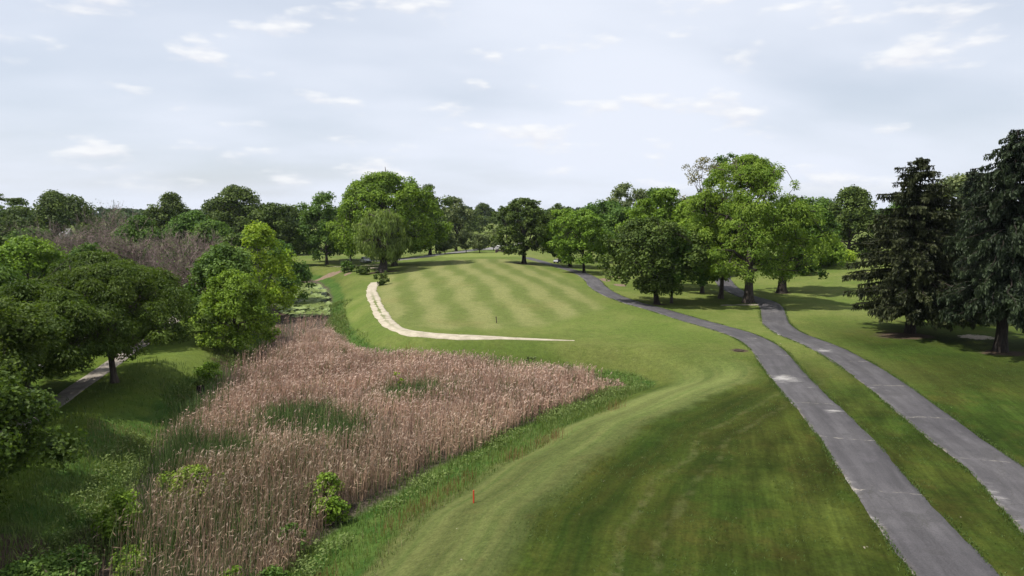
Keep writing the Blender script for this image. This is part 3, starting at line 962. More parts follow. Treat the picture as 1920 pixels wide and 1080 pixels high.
def conifer(seed, h, rad, base=0.06, leaf_m='spruce', bark_m='bark_dark', tiers=34, per=9, droop=0.35, trunk=0.4, hang=0.55, dens=1.0, leader=1.0, swell=0.0):
    """whorls of drooping boughs hung with needle sprays"""
    r = np.random.default_rng(seed)
    wb, lb = Buf(), Buf()
    s_ = np.linspace(0, 1, 14)
    wig = np.column_stack([0.06*np.sin(s_*5+seed), 0.06*np.cos(s_*4+seed)])
    tube(wb, np.column_stack([wig, -0.3+s_*(h+0.1)]), trunk*(1-0.94*s_)*(1+0.4*np.exp(-s_*25))+0.015, 9)
    Ps, Ns, As, Ls, Ws, Ts = [], [], [], [], [], []
    for k in range(tiers):
        f = (k+r.uniform(-0.3, 0.3))/tiers
        f = min(max(f, 0), 0.985)
        z = h*(base+(1-base)*f)
        env = (1-f)**0.62*(1.0-0.22*np.exp(-f*14))*(0.86+swell*0.3*np.sin(f*math.pi))+0.03
        nb = max(4, int(per*(0.55+0.6*(1-f))))
        a0 = r.uniform(0, 6.28)
        for j in range(nb):
            ang = a0+j*2*math.pi/nb+r.normal()*0.3
            z = h*(base+(1-base)*min(0.985, max(0.0, f+r.normal()*0.02)))
            L = rad*env*r.uniform(0.62, 1.14)*leader*(1+0.16*math.sin(2*ang+seed)+0.12*math.sin(3*ang+9*f+seed))
            if r.uniform() < 0.05:
                L *= 1.15
            m = 8
            u = np.linspace(0, 1, m)
            rise = 0.30*(1-(1-f))*L
            zz = z+rise*u*0.9+(0.12*u-droop*u**1.7+0.16*droop*u**5)*L
            rr = L*u
            pts = np.column_stack([np.cos(ang)*rr, np.sin(ang)*rr, zz])
            pts[:, :2] += (r.normal(size=(m, 2))*0.03*L)*u[:, None]
            if L > 0.5:
                tube(wb, pts, np.linspace(0.035+0.012*L, 0.010, m), 4)
            ns = int((10+L*26)*dens)
            uu = r.uniform(0.10, 1.0, ns)**0.75
            c = np.column_stack([np.interp(uu, u, pts[:, q]) for q in range(3)])
            side = np.array([-math.sin(ang), math.cos(ang), 0.0])
            fw = np.array([math.cos(ang), math.sin(ang), 0.0])
            wdt = (0.10+0.26*L*(1-uu)*0.75+0.12)*0.9
            so = r.uniform(-1, 1, ns)
            c = c+side*(so*wdt)[:, None]
            kind_h = r.uniform(size=ns) < hang
            dn = r.uniform(0.05, 0.65, ns)*kind_h*(0.6+0.4*(1-f))
            c[:, 2] -= dn
            ax = np.where(kind_h[:, None], np.array([0, 0, -1.0])+0.35*fw+r.normal(size=(ns, 3))*0.18,
                          0.9*fw+side*(so*0.9)[:, None]+np.array([0, 0, -0.15])+r.normal(size=(ns, 3))*0.22)
            nm = np.where(kind_h[:, None], fw+r.normal(size=(ns, 3))*0.6, np.array([0, 0, 1.0])+r.normal(size=(ns, 3))*0.5)
            Ps.append(c)
            Ns.append(nm)
            As.append(ax)
            Ls.append(r.uniform(0.16, 0.34, ns)*(1.0 if f < 0.9 else 0.7))
            Ws.append(r.uniform(0.055, 0.12, ns))
            Ts.append(np.clip(0.02+0.85*uu**2*r.uniform(0.3, 1.3)+r.normal(size=ns)*0.2, 0, 1))  # tint rises toward the bough tips, painting them as lit
    cards(lb, np.vstack(Ps), np.vstack(Ns), np.concatenate(Ls), np.concatenate(Ws), np.vstack(As), np.concatenate(Ts), r)
    return wb.mesh('trunk', M[bark_m], True), lb.mesh('crown', M[leaf_m])


def twiggy(seed, h, rad, trunk=0.16, n1=26, n2=16, leafn=0, leaf_m='grey', up=0.55):
    """leafless crown: limbs, branches and fine dry twigs"""
    r = np.random.default_rng(seed)
    wb, tb = Buf(), Buf()
    s_ = np.linspace(0, 1, 8)
    tp = np.column_stack([r.normal()*0.3*s_, r.normal()*0.3*s_, -0.2+s_*h*0.7])
    tube(wb, tp, trunk*(1-0.75*s_), 7)
    tips = []
    for i in range(n1):
        s0 = r.uniform(0.3, 1.0)
        a = np.array([np.interp(s0, s_, tp[:, j]) for j in range(3)])
        ang = r.uniform(0, 6.28)
        ln = rad*r.uniform(0.6, 1.05)
        e = a+np.array([math.cos(ang)*ln, math.sin(ang)*ln, h*r.uniform(0.05, 0.42)])
        e[2] = min(e[2], h)
        u = np.linspace(0, 1, 5)[:, None]
        p = a+(e-a)*u+np.array([0, 0, 0.25*ln])*np.sin(u*2.6)*0.4+r.normal(size=(5, 3))*0.06*ln*u
        tube(wb, p, np.linspace(trunk*0.34, 0.018, 5), 4)
        for j in range(n2):
            q0 = p[r.integers(1, 5)]
            dd = unit(unit(e-a)*0.6+r.normal(size=3)*0.6+np.array([0, 0, up]))
            l2 = r.uniform(0.5, 1.5)*rad*0.28
            q1 = q0+dd*l2*0.5+r.normal(size=3)*0.08
            q2 = q0+dd*l2+r.normal(size=3)*0.16
            tube(tb, [q0, q1, q2], [0.024, 0.017, 0.010], 3, r.uniform())
            for w_ in range(4):
                g0 = q1+(q2-q1)*r.uniform(-0.6, 1)
                g1 = g0+unit(dd+r.normal(size=3)*0.6)*r.uniform(0.3, 0.75)
                tube(tb, [g0, g1], [0.018, 0.009], 3, r.uniform())
                tips.append(g1)
    if leafn:
        tips = np.array(tips)
        k = r.integers(0, len(tips), leafn)
        P = tips[k]+r.normal(size=(leafn, 3))*0.28
        cards(tb, P, r.normal(size=(leafn, 3))+np.array([0, 0, 0.6]), r.uniform(0.08, 0.17, leafn), r.uniform(0.05, 0.10, leafn), None, 2.0+r.uniform(0, 0.999, leafn), r)
    return wb.mesh('trunk', M['bark'], True), tb.mesh('twigs', M['twigleaf'])


def twigleaf_mat():
    m, t = mat('dry_twigs_with_few_leaves')
    f = t.attr('tint')
    c = t.mix(f, (0.19, 0.138, 0.125), (0.37, 0.28, 0.255))
    g = t.mix(t.math('SUBTRACT', f, 2.0), (0.045, 0.085, 0.02), (0.13, 0.175, 0.05))
    c = t.mix(t.math('GREATER_THAN', f, 1.5), c, g)
    t.out(t.principled(c, 0.85, 0.15))
    return m


M['twigleaf'] = twigleaf_mat()


def put_tree(name, label, cat, x, y, meshes, rz=0.0, group=None, sc=1.0, z=None, crown='crown'):
    e = thing(name, label, cat, (x, y, gz(x, y) if z is None else z), rz, group, sc)
    link('trunk', meshes[0], e)
    link(crown, meshes[1], e)
    return e


BL = broadleaf
# --- the street side on the left
put_tree('maple_tree', 'leafy maple reaching in from the left edge in the lower corner', 'tree', -25.2, 28.4,
         BL(101, 7.6, 4.6, 0.12, 'round', 70, (0.14, 0.25), 0.135, 1.0, 0.7, leaf_m='shade', trunk=0.2, maxn=30000))
put_tree('maple_tree', 'broad maple cut off by the left edge above the corner maple', 'tree', -33.0, 38.5,
         BL(102, 9.8, 6.2, 0.14, 'round', 90, (0.13, 0.24), 0.15, 1.0, 0.7, leaf_m='shade', trunk=0.25, maxn=32000))
put_tree('street_tree', 'low spreading tree between the left edge maple and the forked street tree', 'tree', -34.6, 48.4,
         BL(103, 8.8, 5.6, 0.30, 'dome', 90, (0.12, 0.21), 0.155, 0.9, 0.6, 'feather', leaf_m='shade', trunk=0.22, maxn=22000), group='street trees on the left lawn')
put_tree('street_tree', 'wide umbrella crowned street tree with short forked trunk beside the pavement', 'tree', -31.4, 53.6,
         BL(104, 9.4, 6.8, 0.33, 'dome', 140, (0.10, 0.18), 0.15, 0.9, 0.6, 'feather', leaf_m='shade', trunk=0.27, limbs=16, off=(-1.2, 0.8), inner=9, gap=0.12, maxn=32000), group='street trees on the left lawn')
put_tree('street_tree', 'umbrella crowned street tree right behind the forked one by the pavement', 'tree', -37.9, 68.4,
         BL(105, 8.8, 5.8, 0.33, 'dome', 110, (0.10, 0.19), 0.17, 0.9, 0.6, 'feather', leaf_m='shade', trunk=0.26, limbs=14, off=(-0.8, 0.5), inner=9, gap=0.12, maxn=22000), group='street trees on the left lawn')
put_tree('street_tree', 'green tree across the street behind the umbrella crowned trees', 'tree', -53.5, 66.0,
         BL(106, 9.4, 6.6, 0.16, 'dome', 70, (0.15, 0.25), 0.26, 1.0, 0.6, 'feather', leaf_m='mid', trunk=0.26, maxn=14000))
put_tree('street_tree', 'rounded green tree at the left edge across the street', 'tree', -49.0, 52.0,
         BL(107, 9.8, 6.0, 0.14, 'round', 70, (0.15, 0.25), 0.25, 1.0, 0.65, leaf_m='maple', trunk=0.26, maxn=14000))
put_tree('street_tree', 'tree between street and pavement left of the forked street tree', 'tree', -40.5, 47.0,
         BL(176, 9.6, 6.2, 0.16, 'dome', 80, (0.14, 0.24), 0.19, 1.0, 0.6, 'feather', leaf_m='shade', trunk=0.25, maxn=16000), group='street trees on the left lawn')
put_tree('street_tree', 'tree across the pavement behind the second umbrella crowned tree', 'tree', -46.5, 76.0,
         BL(177, 9.4, 6.2, 0.16, 'dome', 75, (0.14, 0.24), 0.22, 1.0, 0.6, 'feather', leaf_m='shade', trunk=0.25, maxn=12000), group='street trees on the left lawn')
put_tree('bare_tree', 'leafless grey tree with tangled branches beside the pavement', 'bare tree', -41.0, 88.0,
         twiggy(108, 8.2, 5.0, 0.2, 30, 14, 900), crown='twigs')
put_tree('bare_tree', 'leafless pinkish brown tree left of the dense pond bank tree', 'bare tree', -45.0, 95.0,
         twiggy(107, 9.4, 5.0, 0.17, 36, 16, 600, up=0.9), crown='twigs')
put_tree('bare_tree', 'leafless brown twiggy tree behind the grey tangled one', 'bare tree', -49.5, 103.0,
         twiggy(109, 10.2, 6.0, 0.18, 40, 17, 700, up=0.9), crown='twigs')
put_tree('bare_tree', 'purplish leafless tree in the middle of the left thicket', 'bare tree', -58.0, 107.0,
         twiggy(110, 10.0, 6.0, 0.17, 40, 17, 700, up=0.9), crown='twigs')
put_tree('bare_tree', 'leafless shrubby tree right of the round lime topped tree', 'bare tree', -68.5, 112.0,
         twiggy(111, 9.8, 6.2, 0.18, 36, 17, 900, up=0.8), crown='twigs')
put_tree('bare_tree', 'hazy grey green twiggy tree below the horizon gap on the left', 'bare tree', -88.0, 152.0,
         twiggy(112, 12.2, 8.0, 0.22, 42, 16, 2400, up=0.9), crown='twigs')
put_tree('bare_tree', 'olive twiggy tree left of the hazy grey green one', 'bare tree', -92.0, 138.0,
         twiggy(113, 9.5, 6.5, 0.2, 36, 15, 1900, up=0.8), crown='twigs')
put_tree('bank_tree', 'dark green tree on the reed bed bank beside the bare grey tree', 'tree', -28.6, 70.5,
         BL(114, 9.0, 4.0, 0.14, 'dome', 120, (0.11, 0.22), 0.18, 1.0, 0.8, leaf_m='maple', trunk=0.2, maxn=20000))
put_tree('bank_tree', 'second bank tree filling in behind the dark green bank tree', 'tree', -33.0, 79.0,
         BL(115, 10.0, 4.6, 0.08, 'dome', 70, (0.17, 0.30), 0.24, 1.0, 0.8, leaf_m='mid', trunk=0.2, maxn=16000))
put_tree('sycamore_tree', 'bright lime green young tree standing at the pond edge', 'tree', -35.6, 97.0,
         BL(116, 13.4, 4.4, 0.06, 'dome', 85, (0.16, 0.28), 0.25, 0.85, 0.85, leaf_m='lime', bark_m='bark_pale', trunk=0.17, gap=0.15, maxn=17000))
put_tree('bank_tree', 'dark green tree hugging the right side of the lime green tree', 'tree', -38.6, 116.0,
         BL(117, 10.5, 4.4, 0.04, 'dome', 60, (0.18, 0.30), 0.28, 1.0, 0.85, leaf_m='mid', trunk=0.2, maxn=11000))
put_tree('bank_tree', 'dense tree left of the lime green tree over the thicket', 'tree', -42.0, 104.5,
         BL(118, 10.5, 4.2, 0.06, 'dome', 70, (0.17, 0.29), 0.26, 1.0, 0.8, leaf_m='oak', trunk=0.2, maxn=13000))
put_tree('thicket_tree', 'green tree rising left of the pond bank trees in the thicket', 'tree', -53.5, 124.0,
         BL(119, 11.8, 6.2, 0.08, 'dome', 75, (0.16, 0.28), 0.29, 1.0, 0.8, leaf_m='mid', trunk=0.22, maxn=12000))
put_tree('thicket_tree', 'tallest green tree of the left thicket under the flat topped oak', 'tree', -62.0, 136.0,
         BL(120, 13.4, 6.6, 0.08, 'dome', 75, (0.16, 0.28), 0.31, 1.0, 0.8, leaf_m='mid', trunk=0.22, maxn=12000))
put_tree('thicket_tree', 'green tree at the left shoulder of the thicket skyline', 'tree', -75.5, 141.0,
         BL(121, 12.2, 6.2, 0.08, 'dome', 70, (0.16, 0.28), 0.31, 1.0, 0.8, leaf_m='mid', trunk=0.22, maxn=11000))
put_tree('thicket_tree', 'small leafy tree poking out among the bare purplish trees', 'tree', -63.0, 103.0,
         BL(122, 8.8, 3.4, 0.08, 'round', 40, (0.2, 0.34), 0.26, 0.9, 0.8, leaf_m='mid', trunk=0.15, maxn=6000))
put_tree('thicket_tree', 'narrow leafy tree between two bare brown trees', 'tree', -57.0, 95.0,
         BL(123, 8.6, 2.6, 0.06, 'oval', 36, (0.22, 0.38), 0.24, 0.9, 0.9, leaf_m='maple', trunk=0.14, maxn=6000))
put_tree('round_tree', 'round lime topped tree near the left edge under dark oaks', 'tree', -66.8, 95.0,
         BL(124, 10.2, 4.5, 0.05, 'round', 70, (0.18, 0.3), 0.26, 1.0, 0.85, leaf_m='maple', trunk=0.2, maxn=12000))
put_tree('oak_tree', 'huge dark oak with lumpy crown on the left skyline', 'tree', -122.0, 186.0,
         BL(125, 18.4, 10.8, 0.12, 'dome', 85, (0.15, 0.26), 0.42, 1.0, 0.8, leaf_m='oak', trunk=0.45, maxn=12000))
put_tree('pine_tree', 'dark layered pine at the far left of the skyline', 'tree', -139.0, 190.0,
         BL(126, 18.6, 8.0, 0.16, 'oval', 55, (0.16, 0.26), 0.40, 1.0, 0.35, leaf_m='oak', bark_m='bark_dark', trunk=0.4, gap=0.25, maxn=8000))
put_tree('thicket_tree', 'mid green tree below the huge dark oak', 'tree', -98.5, 141.0,
         BL(127, 10.2, 5.5, 0.05, 'dome', 60, (0.17, 0.28), 0.32, 1.0, 0.8, leaf_m='mid', trunk=0.2, maxn=8000))
put_tree('thicket_tree', 'dark green tree at the left edge behind the round lime topped tree', 'tree', -92.0, 122.0,
         BL(128, 9.8, 5.5, 0.05, 'dome', 60, (0.17, 0.28), 0.31, 1.0, 0.8, leaf_m='oak', trunk=0.2, maxn=8000))
put_tree('oak_tree', 'pointed dark tree on the skyline left of the flat topped oak', 'tree', -93.5, 191.0,
         BL(129, 18.2, 7.2, 0.10, 'dome', 65, (0.16, 0.27), 0.40, 1.0, 0.85, leaf_m='oak', trunk=0.35, maxn=8000))
put_tree('oak_tree', 'wide flat topped dark oak on the left skyline', 'tree', -83.5, 210.0,
         BL(130, 20.8, 12.0, 0.14, 'dome', 85, (0.15, 0.25), 0.45, 1.0, 0.7, leaf_m='oak', trunk=0.45, maxn=11000))
put_tree('maple_tree', 'tall maple outside the left edge whose shade covers the corner lawn', 'tree', -29.6, 23.5,
         BL(178, 14.5, 6.0, 0.16, 'dome', 60, (0.17, 0.28), 0.30, 1.0, 0.8, leaf_m='mid', trunk=0.3, maxn=7000))
put_tree('maple_tree', 'second tall maple outside the left edge beyond the corner one', 'tree', -33.8, 31.0,
         BL(179, 13.5, 6.0, 0.16, 'dome', 60, (0.17, 0.28), 0.30, 1.0, 0.8, leaf_m='mid', trunk=0.3, maxn=7000))
# --- round the pond head and the willow
put_tree('walnut_tree', 'loose crowned tree left of the giant green tree', 'tree', -45.0, 168.0,
         BL(131, 17.6, 6.6, 0.16, 'oval', 60, (0.17, 0.28), 0.36, 1.0, 0.8, leaf_m='mid', trunk=0.36, gap=0.25, maxn=9000))
put_tree('giant_tree', 'giant bright green tree towering behind the willow', 'tree', -26.6, 156.0,
         BL(132, 21.0, 12.6, 0.14, 'dome', 250, (0.07, 0.15), 0.32, 1.1, 0.8, leaf_m='maple', trunk=0.6, limbs=18, off=(-1.5, 0), maxn=25000))
put_tree('willow_tree', 'willow with thick gnarled trunk at the fairway edge', 'willow', -26.6, 141.0,
         BL(133, 13.0, 5.6, 0.20, 'round', 120, (0.11, 0.20), 0.27, 1.0, 0.8, 'willow', leaf_m='willow', bark_m='bark', trunk=0.95, limbs=14, maxn=20000))
put_tree('dark_tree', 'tall dark tree at the right shoulder of the giant tree', 'tree', -23.4, 197.0,
         BL(134, 20.0, 5.6, 0.06, 'oval', 70, (0.18, 0.30), 0.42, 1.0, 0.85, leaf_m='oak', bark_m='bark_dark', trunk=0.45, maxn=9000))
put_tree('dark_tree', 'brownish green tree right of the tall dark tree', 'tree', -17.6, 218.0,
         BL(135, 17.4, 5.2, 0.08, 'oval', 60, (0.18, 0.30), 0.42, 1.0, 0.85, leaf_m='grey', bark_m='bark_dark', trunk=0.4, maxn=8000))
put_tree('roadside_tree', 'shady tree above the parked silver car', 'tree', -43.0, 184.0,
         BL(136, 12.0, 6.0, 0.24, 'round', 60, (0.18, 0.3), 0.38, 1.0, 0.8, leaf_m='oak', trunk=0.22, maxn=7000))
put_tree('roadside_tree', 'shady tree right of the parked silver car behind the willow', 'tree', -31.5, 188.0,
         BL(137, 12.5, 6.0, 0.22, 'round', 60, (0.18, 0.3), 0.38, 1.0, 0.8, leaf_m='oak', trunk=0.24, maxn=7000))
put_tree('roadside_tree', 'slim trunked tree between pond head and white post', 'tree', -47.5, 177.0,
         BL(138, 12.5, 5.2, 0.2, 'round', 56, (0.18, 0.3), 0.36, 1.0, 0.8, leaf_m='mid', trunk=0.2, maxn=7000))
put_tree('roadside_tree', 'dense tree closing the view left of the pond head', 'tree', -57.0, 166.0,
         BL(139, 15.0, 7.0, 0.06, 'dome', 66, (0.17, 0.28), 0.38, 1.0, 0.8, leaf_m='oak', trunk=0.3, maxn=8000))
for i, (x, y, h, rd, lb_) in enumerate([(-19.0, 196.0, 6.0, 2.9, 'leftmost small grey green tree by the far road'), (-13.2, 199.0, 6.7, 2.9, 'taller small grey green tree by the far road'),
                                        (-9.0, 192.0, 5.4, 2.5, 'small grey green tree with pale trunk by the far road'), (-5.6, 210.0, 6.6, 3.0, 'small grey green tree nearest the dark maple')]):
    put_tree('orchard_tree', lb_, 'tree', x, y, BL(140+i, h, rd, 0.22, 'round', 42, (0.2, 0.34), 0.26, 1.0, 0.75, leaf_m='grey', trunk=0.13, maxn=5000), group='small trees by the far road')
put_tree('distant_tree', 'far conical tree on the pale field between the skyline woods', 'tree', -21.5, 372.0,
         BL(145, 14.0, 5.0, 0.10, 'cone', 50, (0.2, 0.34), 0.6, 1.0, 0.8, leaf_m='oak', trunk=0.3, maxn=3000))
put_tree('distant_tree', 'far rounded tree beside the pale field left of the dark maple', 'tree', -2.5, 330.0,
         BL(146, 13.5, 6.0, 0.06, 'dome', 50, (0.2, 0.34), 0.6, 1.0, 0.8, leaf_m='oak', trunk=0.3, maxn=3000))
# --- right of the fairway
put_tree('dark_maple', 'dense dark maple standing alone at the head of the fairway', 'tree', 2.7, 155.0,
         BL(150, 14.6, 6.0, 0.14, 'oval', 150, (0.11, 0.20), 0.33, 1.1, 0.8, leaf_m='oak', bark_m='bark_dark', trunk=0.5, maxn=15000))
put_tree('bright_maple', 'bright green tree whose slim trunk stands beside the cart path', 'tree', 14.6, 139.5,
         BL(151, 12.8, 5.6, 0.20, 'oval', 120, (0.11, 0.21), 0.31, 1.05, 0.75, leaf_m='maple', bark_m='bark_dark', trunk=0.3, maxn=13000, off=(-0.8, 0)))
put_tree('bright_maple', 'bright green tree with thick forked trunk behind the path bend', 'tree', 13.1, 156.0,
         BL(152, 13.2, 5.8, 0.18, 'round', 120, (0.11, 0.21), 0.33, 1.05, 0.75, leaf_m='maple', bark_m='bark_dark', trunk=0.42, maxn=12000, off=(-1.0, 0)))
put_tree('shade_tree', 'dark trunked shade tree right behind the bright green pair', 'tree', 22.7, 172.0,
         BL(153, 15.5, 6.0, 0.18, 'round', 75, (0.16, 0.27), 0.37, 1.0, 0.8, leaf_m='mid', bark_m='bark_dark', trunk=0.5, maxn=9000))
put_tree('skyline_tree', 'tall open crowned tree on the skyline behind the bright green pair', 'tree', 31.0, 191.0,
         BL(154, 20.6, 7.4, 0.20, 'round', 60, (0.16, 0.27), 0.40, 1.0, 0.7, leaf_m='grey', trunk=0.4, gap=0.35, maxn=8000))
put_tree('skyline_tree', 'rounded tree right of the tall open crowned one on the skyline', 'tree', 41.0, 202.0,
         BL(155, 20.0, 6.0, 0.12, 'dome', 60, (0.17, 0.28), 0.42, 1.0, 0.8, leaf_m='mid', trunk=0.4, maxn=7000))
put_tree('leaning_tree', 'dark green tree with leaning trunk at the cart path', 'tree', 20.4, 96.4,
         BL(156, 12.2, 6.0, 0.14, 'round', 150, (0.10, 0.20), 0.26, 1.1, 0.75, leaf_m='oak', bark_m='bark_dark', trunk=0.38, lean=(-1.1, 0.2), inner=12, maxn=19000))
put_tree('slim_tree', 'slim straight trunked tree right beside the leaning tree', 'tree', 22.6, 97.2,
         BL(157, 10.6, 3.8, 0.26, 'oval', 60, (0.2, 0.32), 0.25, 1.05, 0.8, leaf_m='mid', bark_m='bark', trunk=0.2, maxn=10000, off=(1.4, 0.5)))
put_tree('bright_maple', 'bright green tree rising behind the leaning dark tree', 'tree', 25.4, 117.0,
         BL(158, 16.6, 6.3, 0.12, 'oval', 130, (0.11, 0.21), 0.30, 1.0, 0.8, leaf_m='maple', trunk=0.32, maxn=13000))
put_tree('bright_maple', 'bright green tree left of the big locust with bare lower trunk', 'tree', 30.2, 109.0,
         BL(159, 15.8, 6.0, 0.18, 'oval', 120, (0.11, 0.21), 0.29, 1.0, 0.8, leaf_m='maple', trunk=0.28, maxn=13000))
put_tree('locust_tree', 'yellow green tree directly left of the big locust', 'tree', 31.2, 102.6,
         BL(160, 13.5, 4.6, 0.24, 'oval', 75, (0.16, 0.27), 0.27, 0.95, 0.6, 'feather', leaf_m='locust', trunk=0.36, maxn=13000))
put_tree('dying_tree', 'thin grey brown half bare treetop above the big locust', 'tree', 38.6, 139.0,
         BL(161, 23.0, 6.0, 0.35, 'oval', 80, (0.08, 0.18), 0.24, 0.6, 0.8, inner=0, leaf_m='brown', bark_m='bark_pale', trunk=0.4, gap=0.2, limbs=12, maxn=8000))
put_tree('dying_tree', 'leafier green top beside the half bare grey brown tree', 'tree', 43.4, 141.0,
         BL(162, 23.6, 4.6, 0.40, 'oval', 70, (0.11, 0.21), 0.30, 0.9, 0.8, leaf_m='mid', trunk=0.36, gap=0.2, maxn=7000))
put_tree('locust_tree', 'biggest yellow green locust with thick straight trunk between the cart paths', 'tree', 33.7, 97.8,
         BL(163, 20.8, 9.0, 0.20, 'dome', 300, (0.06, 0.14), 0.20, 1.0, 0.85, 'feather', leaf_m='locust', bark_m='bark', trunk=0.66, limbs=22, off=(-0.8, 0.5), inner=9, gap=0.1, maxn=46000))
put_tree('hollow_tree', 'old tree with stout dark trunk and grey dead twigs', 'tree', 43.5, 110.8,
         BL(164, 15.6, 5.6, 0.16, 'oval', 120, (0.11, 0.21), 0.29, 0.95, 0.7, leaf_m='mid', bark_m='bark_dark', trunk=0.72, gap=0.2, maxn=13000, off=(1.6, 0)))
put_tree('low_tree', 'low bright green tree on the mound left of the olive spruce', 'tree', 61.5, 138.0,
         BL(165, 7.4, 4.8, 0.04, 'dome', 65, (0.18, 0.3), 0.27, 1.0, 0.8, leaf_m='maple', trunk=0.2, maxn=10000))
put_tree('low_tree', 'small yellowish bushy tree beside the white sign', 'tree', 53.8, 131.0,
         BL(166, 6.2, 3.4, 0.02, 'dome', 45, (0.2, 0.32), 0.25, 1.0, 0.8, leaf_m='locust', trunk=0.15, maxn=7000))
put_tree('round_tree', 'round dark green tree on the rise left of the olive spruce', 'tree', 78.0, 160.0,
         BL(167, 16.0, 7.4, 0.06, 'dome', 90, (0.15, 0.26), 0.34, 1.0, 0.8, leaf_m='oak', trunk=0.4, maxn=13000))
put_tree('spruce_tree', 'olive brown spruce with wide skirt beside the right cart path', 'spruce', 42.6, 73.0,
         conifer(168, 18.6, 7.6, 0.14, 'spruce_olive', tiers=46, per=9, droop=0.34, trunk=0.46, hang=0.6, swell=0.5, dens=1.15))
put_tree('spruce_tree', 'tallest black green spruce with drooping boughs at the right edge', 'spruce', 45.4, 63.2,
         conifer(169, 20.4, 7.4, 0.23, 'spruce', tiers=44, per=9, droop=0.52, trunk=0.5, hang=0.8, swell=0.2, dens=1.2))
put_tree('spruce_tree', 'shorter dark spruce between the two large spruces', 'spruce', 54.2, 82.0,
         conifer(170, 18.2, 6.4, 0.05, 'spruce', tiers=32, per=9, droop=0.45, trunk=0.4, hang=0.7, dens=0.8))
put_tree('shade_tree', 'leafy grey green tree seen behind the dark spruces', 'tree', 73.0, 112.0,
         BL(171, 19.0, 7.6, 0.08, 'oval', 75, (0.16, 0.27), 0.32, 1.0, 0.8, leaf_m='grey', trunk=0.4, maxn=11000))
put_tree('pine_tree', 'lighter green pine bough tree at the right edge under the tall spruce', 'tree', 52.5, 66.0,
         conifer(172, 9.0, 4.2, 0.30, 'spruce', tiers=18, per=8, droop=0.15, trunk=0.25, hang=0.3, dens=0.8))
put_tree('shade_tree', 'shady tree filling the view between leaning tree and big locust', 'tree', 35.0, 134.0,
         BL(173, 13.0, 6.4, 0.05, 'dome', 70, (0.17, 0.28), 0.34, 1.0, 0.8, leaf_m='mid', trunk=0.3, maxn=9000))
put_tree('shade_tree', 'dark tree seen under the right side of the big locust', 'tree', 50.0, 152.0,
         BL(174, 14.5, 7.0, 0.05, 'dome', 70, (0.17, 0.28), 0.36, 1.0, 0.8, leaf_m='oak', trunk=0.3, maxn=9000))
put_tree('shade_tree', 'shady tree left of the leaning tree behind the path', 'tree', 25.0, 152.0,
         BL(175, 13.5, 6.2, 0.10, 'dome', 70, (0.17, 0.28), 0.35, 1.0, 0.8, leaf_m='mid', trunk=0.3, maxn=9000))
# skyline individuals that stand clear of the far wood
for i, (px, y, h, rd, m_, lb_) in enumerate([
        (545, 205, 15.5, 6.5, 'oak', 'dark tree filling the skyline gap left of the loose crowned tree'),
        (905, 430, 18.0, 8.0, 'oak', 'far dark tree at the middle of the skyline gap'),
        (1045, 230, 15.5, 6.5, 'oak', 'dark tree top showing between dark maple and bright pair'),
        (1150, 240, 15.0, 7.0, 'mid', 'green tree behind the dark trunked shade tree'),
        (1280, 205, 16.5, 6.5, 'mid', 'green tree behind the half bare grey brown tree'),
        (1540, 240, 15.5, 8.0, 'mid', 'hazy green tree in the gap right of the big locust'),
        (1500, 215, 13.0, 7.0, 'oak', 'dark tree behind the old stout trunked tree'),
        (1690, 235, 17.0, 8.0, 'mid', 'green tree hidden behind the olive spruce'),
        (445, 290, 16.0, 8.0, 'oak', 'dark far tree right below the flat topped oak')]):
    put_tree('skyline_tree', lb_, 'tree', (px-960)/1297.0*y, float(y), BL(180+i, h, rd, 0.06, 'dome', 52, (0.18, 0.3), 0.48, 1.0, 0.8, leaf_m=m_, trunk=0.35, maxn=4500))

# the far wood reads as one mass along the horizon
lb = Buf()
r = np.random.default_rng(500)
for row, (d0, d1, nt, hh) in enumerate([(330, 400, 90, 13.5), (430, 520, 150, 14.5), (540, 680, 190, 15.5), (720, 950, 220, 17.0), (1000, 1500, 240, 18.5)]):
    for k in range(nt):
        y = r.uniform(d0, d1)
        a = r.uniform(-1.0, 1.0)
        x = a*y
        pxl = 960+1297*a
        if row == 0 and 800 < pxl < 1010:
            continue
        if row == 1 and 900 < pxl < 1000 and y < 480:
            continue
        hgt = hh*r.uniform(0.75, 1.12)
        rd = hgt*r.uniform(0.34, 0.5)
        nl = 7
        leaf = 0.0021*y+0.25
        zc = gz(x, y)
        ang = r.uniform(0, 6.28, nl)
        tt = r.uniform(0.1, 0.9, nl)
        C = np.column_stack([x+np.cos(ang)*rd*0.6*np.sqrt(1-(2*tt-1)**2), y+np.sin(ang)*rd*0.6*np.sqrt(1-(2*tt-1)**2), zc+hgt*(0.12+0.75*tt)])
        cr = rd*r.uniform(0.35, 0.55, nl)
        idx = np.repeat(np.arange(nl), 13)
        d = unit(r.normal(size=(len(idx), 3)))
        d[:, 2] = np.where(d[:, 2] < -0.3, -d[:, 2], d[:, 2])
        P = C[idx]+d*cr[idx][:, None]*np.array([1, 1, 0.8])
        P[:, 2] = np.maximum(P[:, 2], zc)
        tint = np.clip(r.uniform(0.1, 0.8)+r.normal(size=len(idx))*0.15, 0, 1)
        cards(lb, P, d+r.normal(size=d.shape)*0.35, leaf*r.uniform(1.0, 1.7, len(idx)), leaf*0.95, None, tint, r)
link('far_wood', lb.mesh('far_wood', M['far']), kind='stuff', label='hazy blue green wood along the whole horizon', category='wood')

# ------------------------------------------------------------------ reed bed
def scatter(n, x0, x1, y0, y1, r):
    return np.column_stack([r.uniform(x0, x1, n), r.uniform(y0, y1, n)])


